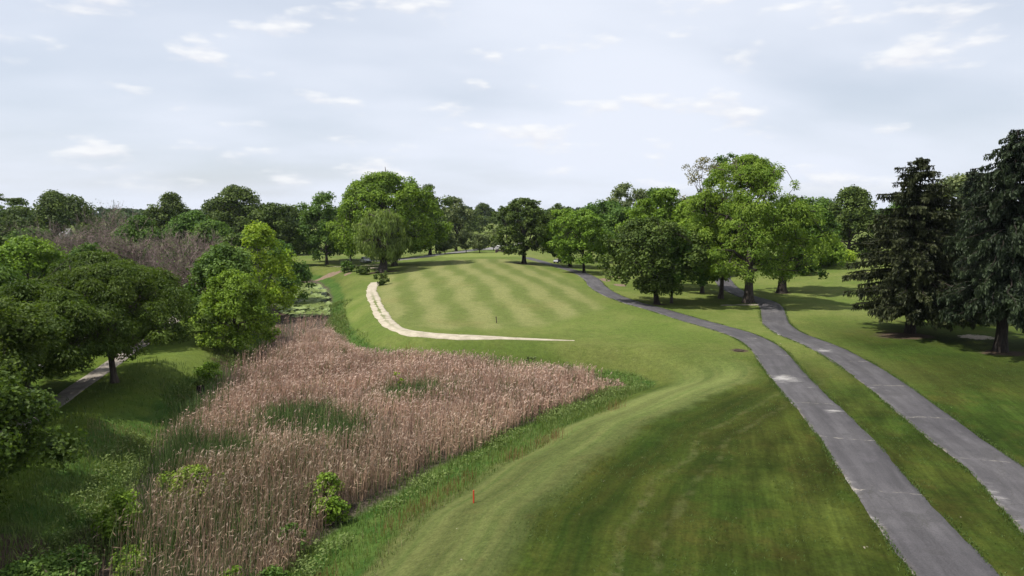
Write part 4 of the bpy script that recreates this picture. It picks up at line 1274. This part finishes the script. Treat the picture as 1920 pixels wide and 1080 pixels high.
def vnoise(P, f, seed):
    r = np.random.default_rng(seed)
    v = np.zeros(len(P))
    for k in range(5):
        a = r.uniform(0, 6.28)
        q = f*(0.6+0.5*k)
        v += np.sin((P[:, 0]*math.cos(a)+P[:, 1]*math.sin(a))*q+r.uniform(0, 6.28))/(1+0.4*k)
    return v/2.2


def ribbons(buf, P, D, H, W, bend, tint):
    """upright two segment blades: base P, lean direction D, height H, width W"""
    n = len(P)
    side = np.column_stack([-D[:, 1], D[:, 0], np.zeros(n)])
    rot = rng.uniform(0, math.pi, n)
    side = np.column_stack([np.cos(rot), np.sin(rot), np.zeros(n)])
    up = np.array([0, 0, 1.0])
    m = P+up*(H*0.55)[:, None]+np.column_stack([D, np.zeros(n)])*(bend*0.3*H)[:, None]
    t = P+up*(H*(1-0.25*bend**2))[:, None]+np.column_stack([D, np.zeros(n)])*(bend*H)[:, None]
    w = W[:, None]
    V = np.stack([P-side*w, P+side*w, m+side*w*0.85, m-side*w*0.85, t+side*w*0.25, t-side*w*0.25], 1).reshape(-1, 3)
    b = np.arange(n)[:, None]*6
    Q = np.stack([b+np.array([0, 1, 2, 3]), b+np.array([3, 2, 4, 5])], 1).reshape(-1, 4)
    buf.add(V, Q, tint=np.repeat(tint, 2))
    return t


r = np.random.default_rng(21)
N0 = 230000
P = scatter(N0, -31, 12, 16, 106, r)
d = sdf(P, WET)
# thicker and taller in the middle, ragged at the rim, open at the pond
rag = vnoise(P, 0.45, 3)
keep = (d < -0.15+0.55*rag) & (sdf(P, POND) > 0.8+0.8*rag)
gapn = vnoise(P, 0.8, 4)
pk = np.clip(0.72+0.35*gapn, 0.35, 1)
pk = pk*np.where(P[:, 1] > 75, 0.7, 1.0)
# the left shore thins out into green sedge
lf = np.clip((P[:, 0]-(-24.6+(P[:, 1] < 45)*(45-P[:, 1])*0.42))/3.2, 0.10, 1)
pk = pk*lf
keep &= r.uniform(size=N0) < pk
P = P[keep]
d = d[keep]
n = len(P)
# soil gap strip at the foot of the near bank
H = 1.95+0.42*vnoise(P, 0.22, 5)+0.18*r.normal(size=n)
H *= np.clip(0.62-d*0.16, 0.62, 1.0)
H *= np.where(P[:, 1] > 80, 0.62, 1.0)
# flattened pale reeds at the tip of the bed
tip = np.clip(1-np.hypot((P[:, 0]-8.6)/2.6, (P[:, 1]-59.2)/1.9), 0, 1) > 0.05
H = np.where(tip, H*0.30, H)
H *= 1+0.16*vnoise(P, 1.5, 72)
# wind-flattened mats with litter showing
mats = (vnoise(P, 0.42, 71)+0.25*r.normal(size=n)) > 0.92
H = np.where(mats, H*0.55, H)
H = np.clip(H, 0.25, 2.8)
# patches where young green shoots dominate
def gauss(P, L):
    v = np.zeros(len(P))
    for (x, y, a, b_) in L:
        v = np.maximum(v, np.exp(-((P[:, 0]-x)/a)**2-((P[:, 1]-y)/b_)**2))
    return v
G = gauss(P, [(-11.6, 44.2, 2.3, 2.4), (-15.4, 47.0, 2.6, 2.2), (-20.5, 38.5, 2.0, 5.0), (-8.2, 53.5, 2.2, 1.8), (-24.0, 50, 1.6, 6.0), (-17.5, 40, 2.0, 2.0)])
isg = r.uniform(size=n) < np.clip(0.10+0.30*np.exp(-((P[:, 1]-26)/7.0)**2)*(vnoise(P, 0.5, 19) > -0.2)+1.15*G+0.18*(vnoise(P, 0.5, 9) > 0.5)+0.16*np.clip((44-P[:, 1])/14, 0, 1)*np.clip((-9-P[:, 0])/6, 0, 1), 0, 0.95)
H = np.where(isg & (G > 0.3), H*1.12, H)
z = terrain(P)
B3 = np.column_stack([P, z])
wa = 0.6+0.5*vnoise(P, 0.12, 8)+r.normal(size=n)*0.7
D = np.column_stack([np.cos(wa), np.sin(wa)])
bend = np.abs(r.normal(size=n)*0.12)+0.03
# a few broken, leaning stems
brk = (r.uniform(size=n) < 0.08) | (mats & (r.uniform(size=n) < 0.7))
bend = np.where(brk, r.uniform(0.3, 0.8, n), bend)
H = np.where(brk, H*0.7, H)
reed = Buf()
dry = ~isg
tint = np.clip(0.45+0.22*r.normal(size=n)+0.2*vnoise(P, 0.3, 12), 0.02, 0.98)
tp = ribbons(reed, B3[dry], D[dry], H[dry], np.where(r.uniform(size=dry.sum()) < 0.5, 0.008, 0.012)*(1+P[dry, 1]/60.0), bend[dry], tint[dry])
# seed plumes, nodding downwind
pl = r.uniform(size=dry.sum()) < 0.50
tpp = tp[pl]
m_ = len(tpp)
Dp = D[dry][pl]
ax = np.column_stack([Dp*r.uniform(0.3, 0.9, (m_, 1)), r.uniform(0.3, 1.0, m_)])
sz = r.uniform(0.08, 0.15, m_)*np.clip(0.45+P[dry][pl][:, 1]/75.0, 0.7, 1.2)
tpp = tpp-np.array([0, 0, 0.04])
cards(reed, tpp, r.normal(size=(m_, 3)), sz, sz*r.uniform(0.20, 0.34, m_), ax, 1.0+np.clip(0.35+0.25*r.normal(size=m_), 0.01, 0.98), r)
# dry leaves along the stems
k = np.arange(n)[dry]
m_ = len(k)
hh = r.uniform(0.25, 0.85, m_)
Pl = B3[k]+np.column_stack([D[k]*(bend[k]*H[k]*hh**2)[:, None], H[k]*hh])
aa = r.uniform(0, 6.28, m_)
ax = np.column_stack([np.cos(aa), np.sin(aa), r.uniform(-0.5, 0.9, m_)])
ln = r.uniform(0.10, 0.24, m_)
cards(reed, Pl+ax*ln[:, None]*0.8, r.normal(size=(m_, 3)), ln, 0.011*(1+P[k, 1]/60.0), ax, np.clip(0.5+0.25*r.normal(size=m_), 0.02, 0.98), r)
# green blades
gi = np.repeat(np.arange(n)[isg], 2)
m_ = len(gi)
jit = r.normal(size=(m_, 2))*0.10
Bg = B3[gi]+np.column_stack([jit, np.zeros(m_)])
ga = r.uniform(0, 6.28, m_)
ribbons(reed, Bg, np.column_stack([np.cos(ga), np.sin(ga)]), H[gi]*r.uniform(0.65, 1.08, m_), 0.012*(1+P[gi, 1]/60.0), np.abs(r.normal(size=m_)*0.16)+0.04, 2.0+np.clip(0.4+0.25*r.normal(size=m_), 0.01, 0.98))
link('reed_bed', reed.mesh('reed_bed', M['reed']), kind='stuff', label='wide bed of dry pinkish brown reeds with green patches', category='reeds')
print('reeds', n)

# ------------------------------------------------------------------ long grass and weeds round the bed
weed = Buf()
N0 = 290000
P = scatter(N0, -48, 20, 16, 112, r)
d = sdf(P, WET)
rim = vnoise(P, 0.5, 31)
right = P[:, 0] > -14+0*P[:, 1]
far = (P[:, 1] > 58)
wdt = np.where(P[:, 0] < -16, 2.4+1.2*rim, np.where(far, 1.9+0.9*rim, np.clip(5.0-np.clip((P[:, 1]-44)*0.19, 0, 3.0), 1.9, 5)+0.35*rim))
wdt = np.where((P[:, 1] < 45) & (P[:, 0] < -14), 4.2+1.2*rim, wdt)
dens = np.where(far, 0.45, 0.9)
keep = (d > -0.5+0.5*rim) & (d < wdt) & (r.uniform(size=N0) < dens)
P = P[keep]
d = d[keep]
n = len(P)
B3 = np.column_stack([P, terrain(P)-0.02])
lush = vnoise(P, 0.55, 33)
H = (0.36+0.20*lush+0.10*r.normal(size=n))*np.clip(1.3-d*0.17, 0.40, 1.25)
H = np.clip(H, 0.10, 1.1)
ga = r.uniform(0, 6.28, n)
strw = (vnoise(P, 0.35, 35)+0.45*r.normal(size=n)) > 0.62
tint = np.clip(0.45+0.25*lush+0.20*r.normal(size=n), 0.02, 0.98)
tint = np.where(strw, 2.0+np.clip(0.5+0.25*r.normal(size=n), 0.01, 0.98), tint)
ribbons(weed, B3, np.column_stack([np.cos(ga), np.sin(ga)]), H, r.uniform(0.005, 0.011, n)*(1+P[:, 1]/45.0), np.abs(r.normal(size=n)*0.30)+0.1, tint)
# broad leafed weeds make rounded mounds close to the reeds
bl = (d < 1.9) & (lush > -0.15) & (r.uniform(size=n) < 0.36)
Pb = np.repeat(B3[bl], 5, axis=0)
m_ = len(Pb)
lu = np.repeat(lush[bl], 5)
q = r.uniform(size=m_)
Pb = Pb+np.column_stack([r.normal(size=(m_, 2))*0.16, q*(0.42+0.35*lu)])
cards(weed, Pb, r.normal(size=(m_, 3))*0.5+np.array([0, 0, 0.9]), r.uniform(0.05, 0.11, m_), r.uniform(0.03, 0.06, m_), None, np.clip(0.35+0.4*q+0.2*r.normal(size=m_), 0.02, 0.98), r)
# rusty dock seed heads in loose tufts
for (x, y) in [(-2.1, 33.6), (-1.4, 35.0), (-3.0, 32.0), (2.9, 40.2), (3.9, 41.0), (-4.4, 29.6), (8.6, 47.9), (-3.6, 30.9), (1.2, 38.0), (-9.5, 68.6), (-13.5, 70.3), (-6.2, 25.5)]:
    m_ = 60
    x -= 1.2
    y += 0.8
    q = r.normal(size=(m_, 2))*np.array([0.38, 0.5])+np.array([x, y])
    Bq = np.column_stack([q, terrain(q)])
    ga = r.uniform(0, 6.28, m_)
    ribbons(weed, Bq, np.column_stack([np.cos(ga), np.sin(ga)]), r.uniform(0.35, 0.85, m_), np.full(m_, 0.008), np.abs(r.normal(size=m_)*0.2), 1.0+np.clip(0.5+0.25*r.normal(size=m_), 0.01, 0.98))
link('bank_weeds', weed.mesh('bank_weeds', M['weed']), kind='stuff', label='strip of bright green weeds and long grass around the reed bed', category='weeds')
print('weeds', n)

# turf creeping over the edges of the cart paths
eg = Buf()
for pts, wid in ((P1, 2.95), (P2, 3.0)):
    c = spline(pts, 0.03)
    c = c[(c[:, 1] > 20) & (c[:, 1] < 125)]
    tan = unit(np.gradient(c, axis=0))
    nor = np.stack([tan[:, 1], -tan[:, 0]], 1)
    for sgn in (-1, 1):
        k = r.uniform(size=len(c)) < np.clip(0.55+0.6*vnoise(c, 1.1, 50+sgn), 0, 1)*np.clip(2.0-c[:, 1]/60.0, 0.3, 1.0)
        q = np.repeat(c[k], 3, axis=0)+np.repeat(nor[k], 3, axis=0)*(sgn*(wid/2+np.abs(r.normal(size=k.sum()*3))*0.16-0.07))[:, None]
        n = len(q)
        ga = r.uniform(0, 6.28, n)
        ribbons(eg, np.column_stack([q, terrain(q)+0.005]), np.column_stack([np.cos(ga), np.sin(ga)]), r.uniform(0.05, 0.13, n), r.uniform(0.010, 0.022, n), np.abs(r.normal(size=n)*0.4)+0.2, np.clip(0.05+0.16*r.normal(size=n), 0.01, 0.6))
link('path_edge_grass', eg.mesh('path_edge_grass', M['weed']), kind='stuff', label='turf creeping over the edges of both cart paths', category='grass')

# longer tufts and clover standing proud of the near rough
tf = Buf()
P = scatter(90000, -2, 48, 21, 70, r)
d = sdf(P, WET)
pc = np.vstack([spline(P1, 0.5), spline(P2, 0.5)])
pc = pc[(pc[:, 1] > 15) & (pc[:, 1] < 80)]
ok = (d > 9.5) & (r.uniform(size=len(P)) < np.clip(0.25+0.75*vnoise(P, 1.3, 61), 0, 1)*np.clip(1.6-P[:, 1]/45.0, 0.1, 1))
P = P[ok]
dm = np.concatenate([np.sqrt(((q[:, None, :]-pc[None, :, :])**2).sum(2)).min(1) for q in np.array_split(P, 30)])
P = P[dm > 1.62]
n = len(P)
ga = r.uniform(0, 6.28, n)
h_ = r.uniform(0.04, 0.10, n)
w_ = r.uniform(0.012, 0.028, n)
sd = np.column_stack([np.cos(ga), np.sin(ga), np.zeros(n)])*w_[:, None]
b3 = np.column_stack([P, terrain(P)-0.004])
tp = b3+np.column_stack([r.normal(size=(n, 2))*0.05, h_])
tf.add(np.stack([b3-sd, b3+sd, tp], 1).reshape(-1, 3), None, np.arange(n*3).reshape(n, 3), tint=np.clip(0.02+0.22*r.normal(size=n)*(r.uniform(size=n) < 0.5), 0.0, 0.7))
link('turf_tufts', tf.mesh('turf_tufts', M['weed']), kind='stuff', label='short tufts of rough grass on the near bank and verge', category='grass')
print('tufts', n)

# shaggy grass on the shaded left shore
sh = Buf()
P = scatter(26000, -34, -15, 18, 62, r)
d = sdf(P, WET)
k = (d > 0.2) & (d < 7.5) & (r.uniform(size=len(P)) < np.clip(1.15-d/7.5+0.5*vnoise(P, 0.4, 41), 0, 1)*np.where(P[:, 1] > 46, 0.45, 1.0))
P = P[k]
n = len(P)
ga = r.uniform(0, 6.28, n)
ribbons(sh, np.column_stack([P, terrain(P)-0.02]), np.column_stack([np.cos(ga), np.sin(ga)]), np.clip(0.26+0.14*vnoise(P, 0.6, 43)+0.08*r.normal(size=n), 0.06, 0.7), r.uniform(0.014, 0.03, n), np.abs(r.normal(size=n)*0.35)+0.1, np.clip(0.3+0.22*r.normal(size=n), 0.01, 0.98))
link('shore_grass', sh.mesh('shore_grass', M['weed']), kind='stuff', label='uncut dark grass on the shaded left shore of the reeds', category='grass')


# shrubs
def shrub(name, label, x, y, seed, h, rad, leaf_m, n=26, leaf=0.11, group=None, lift=0.0):
    ms = BL(seed, h, rad, 0.06, 'round', n, (0.22, 0.40), leaf, 1.0, 0.85, leaf_m=leaf_m, trunk=0.05, limbs=7, maxn=4200)
    e = thing(name, label, 'shrub', (x, y, gz(x, y)+lift), 0.0, group)
    link('stem', ms[0], e)
    link('foliage', ms[1], e)


shrub('bank_shrub', 'upper rounded shrub of two at the foot of the mown bank', -9.6, 34.0, 301, 2.0, 0.85, 'maple')
shrub('bank_shrub', 'lower rounded shrub of two at the foot of the mown bank', -8.9, 32.6, 302, 1.6, 0.75, 'maple')
shrub('marsh_shrub', 'tall bright shrub on the left side of the near reeds', -18.2, 31.0, 303, 2.3, 1.15, 'maple')
shrub('marsh_shrub', 'yellowish spreading shrub among the reeds near the left shore', -16.8, 34.6, 304, 2.0, 1.5, 'locust', 30)
shrub('marsh_shrub', 'low dark shrub in the bottom left corner', -18.6, 26.2, 305, 1.4, 1.5, 'mid', 28)
shrub('marsh_shrub', 'small shrub at the bottom edge among the green reeds', -11.1, 26.0, 306, 1.3, 0.6, 'maple', 18)
shrub('marsh_shrub', 'bluish green shrub at the bottom edge beside the weeds', -9.6, 26.2, 307, 1.0, 0.7, 'mid', 18)
shrub('marsh_shrub', 'leafy weed shrub between reeds and near bank', -9.9, 29.6, 308, 1.4, 0.65, 'mid', 18)
shrub('marsh_shrub', 'lone bright sapling in the middle of the brown reeds', -9.3, 55.0, 309, 2.5, 0.42, 'lime', 12)
shrub('marsh_shrub', 'dark green sapling at the far rim of the reeds', 1.8, 63.4, 310, 2.0, 0.55, 'grey', 12)
shrub('marsh_shrub', 'low olive shrub by the left bottom edge below the yellowish one', -16.0, 28.0, 311, 1.1, 1.1, 'locust', 18)
shrub('ivy_shrub', 'upright ivy shrub in front of the willow trunk', -22.3, 118.2, 312, 2.7, 1.05, 'oak', 26, 0.2)
shrub('pond_shrub', 'green shrub on the clay bank at the pond head', -35.0, 146.0, 313, 2.4, 1.4, 'mid', 24, 0.24)
shrub('pond_shrub', 'dark low shrub on the clay bank left of the stone track', -30.2, 139.0, 314, 1.8, 1.5, 'oak', 24, 0.24)
shrub('shore_shrub', 'bright shrub on the left shore under the bank trees', -27.0, 60.5, 315, 1.6, 1.0, 'maple', 20, 0.15)
shrub('mound_shrub', 'low bright shrub at the foot of the round dark tree', 69.5, 143.0, 316, 2.2, 2.2, 'lime', 24, 0.26)

# ------------------------------------------------------------------ small things
def prism(buf, prof, y0, y1, inset=0.0, tint=0.5):
    """side profile (x,z) swept across y, optionally narrowed at the top points"""
    prof = np.asarray(prof, float)
    n = len(prof)
    zmin, zmax = prof[:, 1].min(), prof[:, 1].max()
    k = (prof[:, 1]-zmin)/(zmax-zmin+1e-9)*inset
    c = (y0+y1)/2
    hw = (y1-y0)/2
    A = np.column_stack([prof[:, 0], c-(hw-k), prof[:, 1]])
    B = np.column_stack([prof[:, 0], c+(hw-k), prof[:, 1]])
    Q = [(i, (i+1) % n, n+(i+1) % n, n+i) for i in range(n)]
    cen = prof.mean(0)
    buf.add(np.vstack([A, B]), Q, tint=tint)
    T = [(0, (i+1) % n+1, i+1) for i in range(n)]
    buf.add(np.vstack([[cen[0], c-hw+k.mean(), cen[1]], A]), None, T, tint=tint)
    T = [(0, i+1, (i+1) % n+1) for i in range(n)]
    buf.add(np.vstack([[cen[0], c+hw-k.mean(), cen[1]], B]), None, T, tint=tint)


def wheel(parent, x, y, z, rad, wid, name='wheel'):
    b = Buf()
    th = np.linspace(0, 2*math.pi, 17)[:-1]
    for (r0, yy) in ((rad*0.62, -wid/2), (rad, -wid/2*0.8), (rad, wid/2*0.8), (rad*0.62, wid/2)):
        pass
    rings = [(rad*0.60, -wid/2), (rad*0.94, -wid/2), (rad, -wid*0.32), (rad, wid*0.32), (rad*0.94, wid/2), (rad*0.60, wid/2)]
    V = np.vstack([np.column_stack([rr*np.cos(th), np.full(16, yy), rr*np.sin(th)]) for rr, yy in rings])
    Q = [(i*16+j, i*16+(j+1) % 16, (i+1)*16+(j+1) % 16, (i+1)*16+j) for i in range(5) for j in range(16)]
    b.add(V, Q)
    wh = link(name, b.mesh('wheel', M['rubber'], True), parent, (x, y, z))
    b = Buf()
    for sgn in (-1, 1):
        V = np.vstack([[0, sgn*wid*0.46, 0], np.column_stack([rad*0.60*np.cos(th), np.full(16, sgn*wid*0.40), rad*0.60*np.sin(th)])])
        b.add(V, None, [(0, 1+j, 1+(j+1) % 16) for j in range(16)])
    link('rim', b.mesh('rim', M['steel']), wh)
    return wh


def car(name, label, x, y, rz, paint):
    e = thing(name, label, 'car', (x, y, gz(x, y)+0.02), rz)
    b = Buf()
    prism(b, [(-2.25, 0.30), (-2.28, 0.62), (-2.2, 0.86), (-1.5, 0.94), (1.0, 0.93), (1.95, 0.80), (2.22, 0.62), (2.25, 0.32), (1.8, 0.20), (-1.8, 0.20)], -0.89, 0.89, 0.06)
    body = link('body', b.mesh('body', paint), e)
    b = Buf()
    prism(b, [(-1.95, 0.92), (-1.25, 1.40), (0.15, 1.44), (1.10, 0.92)], -0.78, 0.78, 0.14)
    cab = link('cabin', b.mesh('cabin', paint), e)
    for sgn in (-1, 1):
        for (x0, x1, x2, x3) in ((-1.55, -0.50, -0.50, -1.12), (-0.42, 0.80, 0.10, -0.42)):
            V = [(x0, sgn*0.775, 0.97), (x1, sgn*0.775, 0.97), (x2, sgn*0.668, 1.36), (x3, sgn*0.668, 1.36)]
            b = Buf()
            b.add(np.array(V)+np.array([0, sgn*0.012, 0]), [(0, 1, 2, 3)])
            link('side_window', b.mesh('side_window', M['dark_glass']), e)
    b = Buf()
    b.add([(1.06, -0.72, 0.965), (1.06, 0.72, 0.965), (0.24, 0.62, 1.415), (0.24, -0.62, 1.415)], [(0, 1, 2, 3)])
    link('windscreen', b.mesh('windscreen', M['dark_glass']), e)
    b = Buf()
    b.add([(-1.90, -0.70, 0.975), (-1.90, 0.70, 0.975), (-1.31, 0.60, 1.39), (-1.31, -0.60, 1.39)], [(0, 1, 2, 3)])
    link('rear_window', b.mesh('rear_window', M['dark_glass']), e)
    for sgn in (-1, 1):
        b = Buf()
        box(b, (2.20, sgn*0.62, 0.66), (0.12, 0.36, 0.14))
        link('headlight', b.mesh('headlight', M['lamp_lens']), e)
        b = Buf()
        box(b, (-2.24, sgn*0.62, 0.74), (0.10, 0.34, 0.16))
        link('tail_light', b.mesh('tail_light', M['red_paint']), e)
        b = Buf()
        box(b, (0.85, sgn*0.97, 0.99), (0.12, 0.18, 0.13))
        link('wing_mirror', b.mesh('wing_mirror', paint), e)
    b = Buf()
    box(b, (2.23, 0, 0.47), (0.08, 1.1, 0.17))
    link('grille', b.mesh('grille', M['black_plastic']), e)
    for wx in (-1.38, 1.38):
        for sgn in (-1, 1):
            wheel(e, wx, sgn*0.80, 0.31, 0.32, 0.21)
    return e


def golf_cart(label, x, y, rz, paint):
    e = thing('golf_cart', label, 'golf cart', (x, y, gz(x, y)+0.02), rz, 'golf carts by the green')
    b = Buf()
    prism(b, [(-1.15, 0.30), (-1.18, 0.72), (-0.55, 0.78), (-0.30, 0.40), (0.45, 0.36), (0.62, 0.86), (1.05, 0.72), (1.22, 0.45), (1.18, 0.26)], -0.58, 0.58, 0.05)
    link('body', b.mesh('body', paint), e)
    b = Buf()
    box(b, (-0.45, 0, 0.86), (0.52, 1.02, 0.16))
    link('seat', b.mesh('seat', M['vinyl']), e)
    b = Buf()
    box(b, (-0.74, 0, 1.12), (0.14, 1.0, 0.42))
    link('backrest', b.mesh('backrest', M['vinyl']), e)
    b = Buf()
    prism(b, [(-1.1, 1.80), (-1.05, 1.88), (0.75, 1.90), (0.85, 1.82)], -0.60, 0.60, 0.05)
    link('roof', b.mesh('roof', M['white_paint']), e)
    for (px, qx) in ((0.72, 0.62), (-0.98, -0.98)):
        for sgn in (-1, 1):
            b = Buf()
            tube(b, [(px, sgn*0.52, 0.7), (qx, sgn*0.52, 1.83)], 0.022, 6)
            link('roof_post', b.mesh('roof_post', M['black_plastic']), e)
    b = Buf()
    tube(b, [(0.55, 0.24, 0.80), (0.28, 0.24, 1.08)], 0.02, 6)
    th = np.linspace(0, 2*math.pi, 13)
    tube(b, np.column_stack([0.28+0.09*np.sin(th), 0.24+0.17*np.cos(th), 1.08+0.14*np.sin(th)]), 0.016, 5)
    link('steering_wheel', b.mesh('steering_wheel', M['black_plastic']), e)
    for sgn in (-1, 1):
        b = Buf()
        tube(b, [(-1.28, sgn*0.24, 0.45), (-1.40, sgn*0.24, 1.25)], [0.13, 0.15], 9)
        bag = link('golf_bag', b.mesh('golf_bag', M['navy_paint'] if sgn > 0 else M['white_paint'], True), e)
        for wx in (-0.80, 0.85):
            wheel(e, wx, sgn*0.48, 0.23, 0.24, 0.18)
    return e


car('parked_car', 'silver car parked under the trees left of the willow', -36.4, 172.0, R(-62), M['silver_paint'])
golf_cart('plum golf cart at the far road end of the green', -3.4, 194.0, R(165), M['plum_paint'])
golf_cart('navy golf cart on the path between dark maple and bright tree', 10.9, 164.5, R(-120), M['navy_paint'])


def post(name, label, cat, x, y, h, rad, mname, cap=None, lean=0.0, sides=8):
    e = thing(name, label, cat, (x, y, gz(x, y)))
    b = Buf()
    tube(b, [(0, 0, -0.2), (lean*0.5, 0, h*0.5), (lean, 0, h)], [rad, rad, rad*0.96], sides)
    th = np.arange(sides)*2*math.pi/sides
    b.add(np.vstack([[lean, 0, h+rad*0.5], np.column_stack([lean+rad*np.cos(th), rad*np.sin(th), np.full(sides, h)])]), None, [(0, 1+j, 1+(j+1) % sides) for j in range(sides)])
    link('shaft', b.mesh('shaft', M[mname]), e)
    if cap:
        b = Buf()
        tube(b, [(lean, 0, h*0.86), (lean, 0, h*1.02)], [rad*1.35, rad*1.35], sides)
        link('cap', b.mesh('cap', M[cap]), e)
    return e


post('hazard_stake', 'red hazard stake in the long grass of the near bank', 'stake', -1.8, 31.2, 0.62, 0.035, 'red_paint', sides=4)
post('distance_post', 'thin dark distance post on the fairway above the stone track', 'post', -1.8, 80.1, 0.75, 0.05, 'wood', 'wood', -0.06)
post('white_post', 'slim white post left of the parked silver car', 'post', -39.2, 167.0, 1.9, 0.09, 'white_paint')
post('path_post', 'pale marker post right of the navy golf cart', 'post', 12.1, 165.5, 1.1, 0.06, 'white_paint')
post('litter_bin', 'small dark bin beside the pale marker post', 'bin', 12.7, 165.0, 0.75, 0.22, 'black_plastic', 'black_plastic', sides=12)
post('ball_washer', 'plum ball washer post in front of the far golf cart', 'ball washer', -4.4, 191.0, 1.1, 0.2, 'plum_paint', 'white_paint', sides=12)

# cut stump on the left shore
e = thing('tree_stump', 'dark mossy stump on the left shore of the reed bed', 'stump', (-25.4, 55.0, gz(-25.4, 55.0)))
b = Buf()
r = np.random.default_rng(5)
s_ = np.linspace(0, 1, 6)
tube(b, np.column_stack([0.1*s_, 0*s_, -0.2+1.55*s_]), 0.36*(1-0.15*s_)+0.12*np.exp(-s_*6), 11)
link('bole', b.mesh('bole', M['bark_dark'], True), e)
b = Buf()
m_ = 420
d_ = unit(r.normal(size=(m_, 3)))
d_[:, 2] = np.abs(d_[:, 2])
cards(b, np.array([0.1, 0, 1.3])+d_*np.array([0.5, 0.5, 0.4])*r.uniform(0.6, 1.1, (m_, 1)), d_+r.normal(size=(m_, 3))*0.4, r.uniform(0.06, 0.12, m_), r.uniform(0.04, 0.07, m_), None, r.uniform(0, 1, m_), r)
link('ivy', b.mesh('ivy', M['oak']), e)

# drain grate in a ring of bare soil
e = thing('drain_grate', 'round rusty drain grate in bare soil beside the cart path', 'drain', (21.3, 63.9, gz(21.3, 63.9)+0.02))
b = Buf()
th = np.linspace(0, 2*math.pi, 21)
tube(b, np.column_stack([0.42*np.cos(th), 0.42*np.sin(th), np.full(21, 0.03)]), 0.045, 6)
link('ring', b.mesh('ring', M['grate'], True), e)
for k in range(-3, 4):
    b = Buf()
    hw = math.sqrt(0.42**2-(k*0.11)**2)
    box(b, (k*0.11, 0, 0.03), (0.045, 2*hw, 0.035))
    link('bar', b.mesh('bar', M['grate']), e)

# tee sign
e = thing('tee_sign', 'small white sign on two legs by the yellowish bush', 'sign', (57.2, 130.5, gz(57.2, 130.5)), R(-15))
b = Buf()
box(b, (0, 0, 0.80), (0.85, 0.05, 0.55))
link('board', b.mesh('board', M['white_paint']), e)
for sgn in (-1, 1):
    b = Buf()
    box(b, (sgn*0.32, 0.055, 0.42), (0.07, 0.05, 1.2))
    link('leg', b.mesh('leg', M['wood']), e)

# mast on the horizon
e = thing('radio_mast', 'thin radio mast rising above the far wood on the left', 'mast', (-400.0, 700.0, gz(-400, 700)))
H_ = 24.5
b = Buf()
for a in (0, 2.094, 4.189):
    tube(b, [(0.75*math.cos(a), 0.75*math.sin(a), 0), (0.18*math.cos(a), 0.18*math.sin(a), H_)], 0.09, 5)
link('mast_leg', b.mesh('mast_leg', M['steel']), e)
b = Buf()
for k in range(20):
    z0, z1 = k*H_/20, (k+1)*H_/20
    f0, f1 = 0.75-0.57*k/20, 0.75-0.57*(k+1)/20
    for i in range(3):
        a, c = i*2.094, (i+1)*2.094
        tube(b, [(f0*math.cos(a), f0*math.sin(a), z0), (f1*math.cos(c), f1*math.sin(c), z1)], 0.05, 4)
link('bracing', b.mesh('bracing', M['steel']), e)

# house behind the left thicket
hx, hy = -152.0, 226.0
e = thing('house', 'pale house with grey roof half hidden under the dark oak', 'house', (hx, hy, gz(hx, hy)), R(12))
b = Buf()
box(b, (0, 0, 2.2), (14, 9, 4.4))
b.add([(-7, -4.5, 4.4), (-7, 4.5, 4.4), (-7, 0, 7.2), (7, -4.5, 4.4), (7, 4.5, 4.4), (7, 0, 7.2)], None, [(0, 2, 1), (3, 4, 5)])
link('wall', b.mesh('wall', M['siding']), e)
for sgn in (-1, 1):
    b = Buf()
    b.add([(-7.5, sgn*5.1, 4.05), (7.5, sgn*5.1, 4.05), (7.5, 0, 7.25), (-7.5, 0, 7.25), (-7.5, sgn*5.1, 4.2), (7.5, sgn*5.1, 4.2), (7.5, 0, 7.42), (-7.5, 0, 7.42)],
          [(0, 1, 2, 3), (4, 7, 6, 5), (0, 4, 5, 1), (0, 3, 7, 4), (1, 5, 6, 2)])
    rf = link('roof', b.mesh('roof', M['shingle']), e)
b = Buf()
box(b, (3.5, 0.8, 7.4), (0.9, 0.9, 1.8))
link('chimney', b.mesh('chimney', M['brick']), rf)
for wx in (-5, -2, 2, 5):
    b = Buf()
    box(b, (wx, -4.53, 2.4), (1.2, 0.1, 1.5))
    wn = link('window', b.mesh('window', M['white_paint']), e)
    b = Buf()
    box(b, (wx, -4.57, 2.4), (1.0, 0.08, 1.3))
    link('pane', b.mesh('pane', M['dark_glass']), wn)
b = Buf()
box(b, (0, -4.53, 1.1), (1.0, 0.1, 2.2))
link('door', b.mesh('door', M['wood']), e)

# ------------------------------------------------------------------ air
HAZE = True
if HAZE:
    b = Buf()
    box(b, (0, 1100, 14.0), (5000, 2900, 38))
    me = b.mesh('haze', None)
    m, t = mat('summer_haze')
    v = t.n('ShaderNodeVolumePrincipled')
    v.inputs['Color'].default_value = (0.80, 0.88, 1.0, 1.0)
    v.inputs['Density'].default_value = 0.00005
    v.inputs['Anisotropy'].default_value = 0.3
    t.out(None, v.outputs[0])
    me.materials.append(m)
    link('haze', me, kind='stuff', label='thin blue summer haze over the golf course', category='haze')
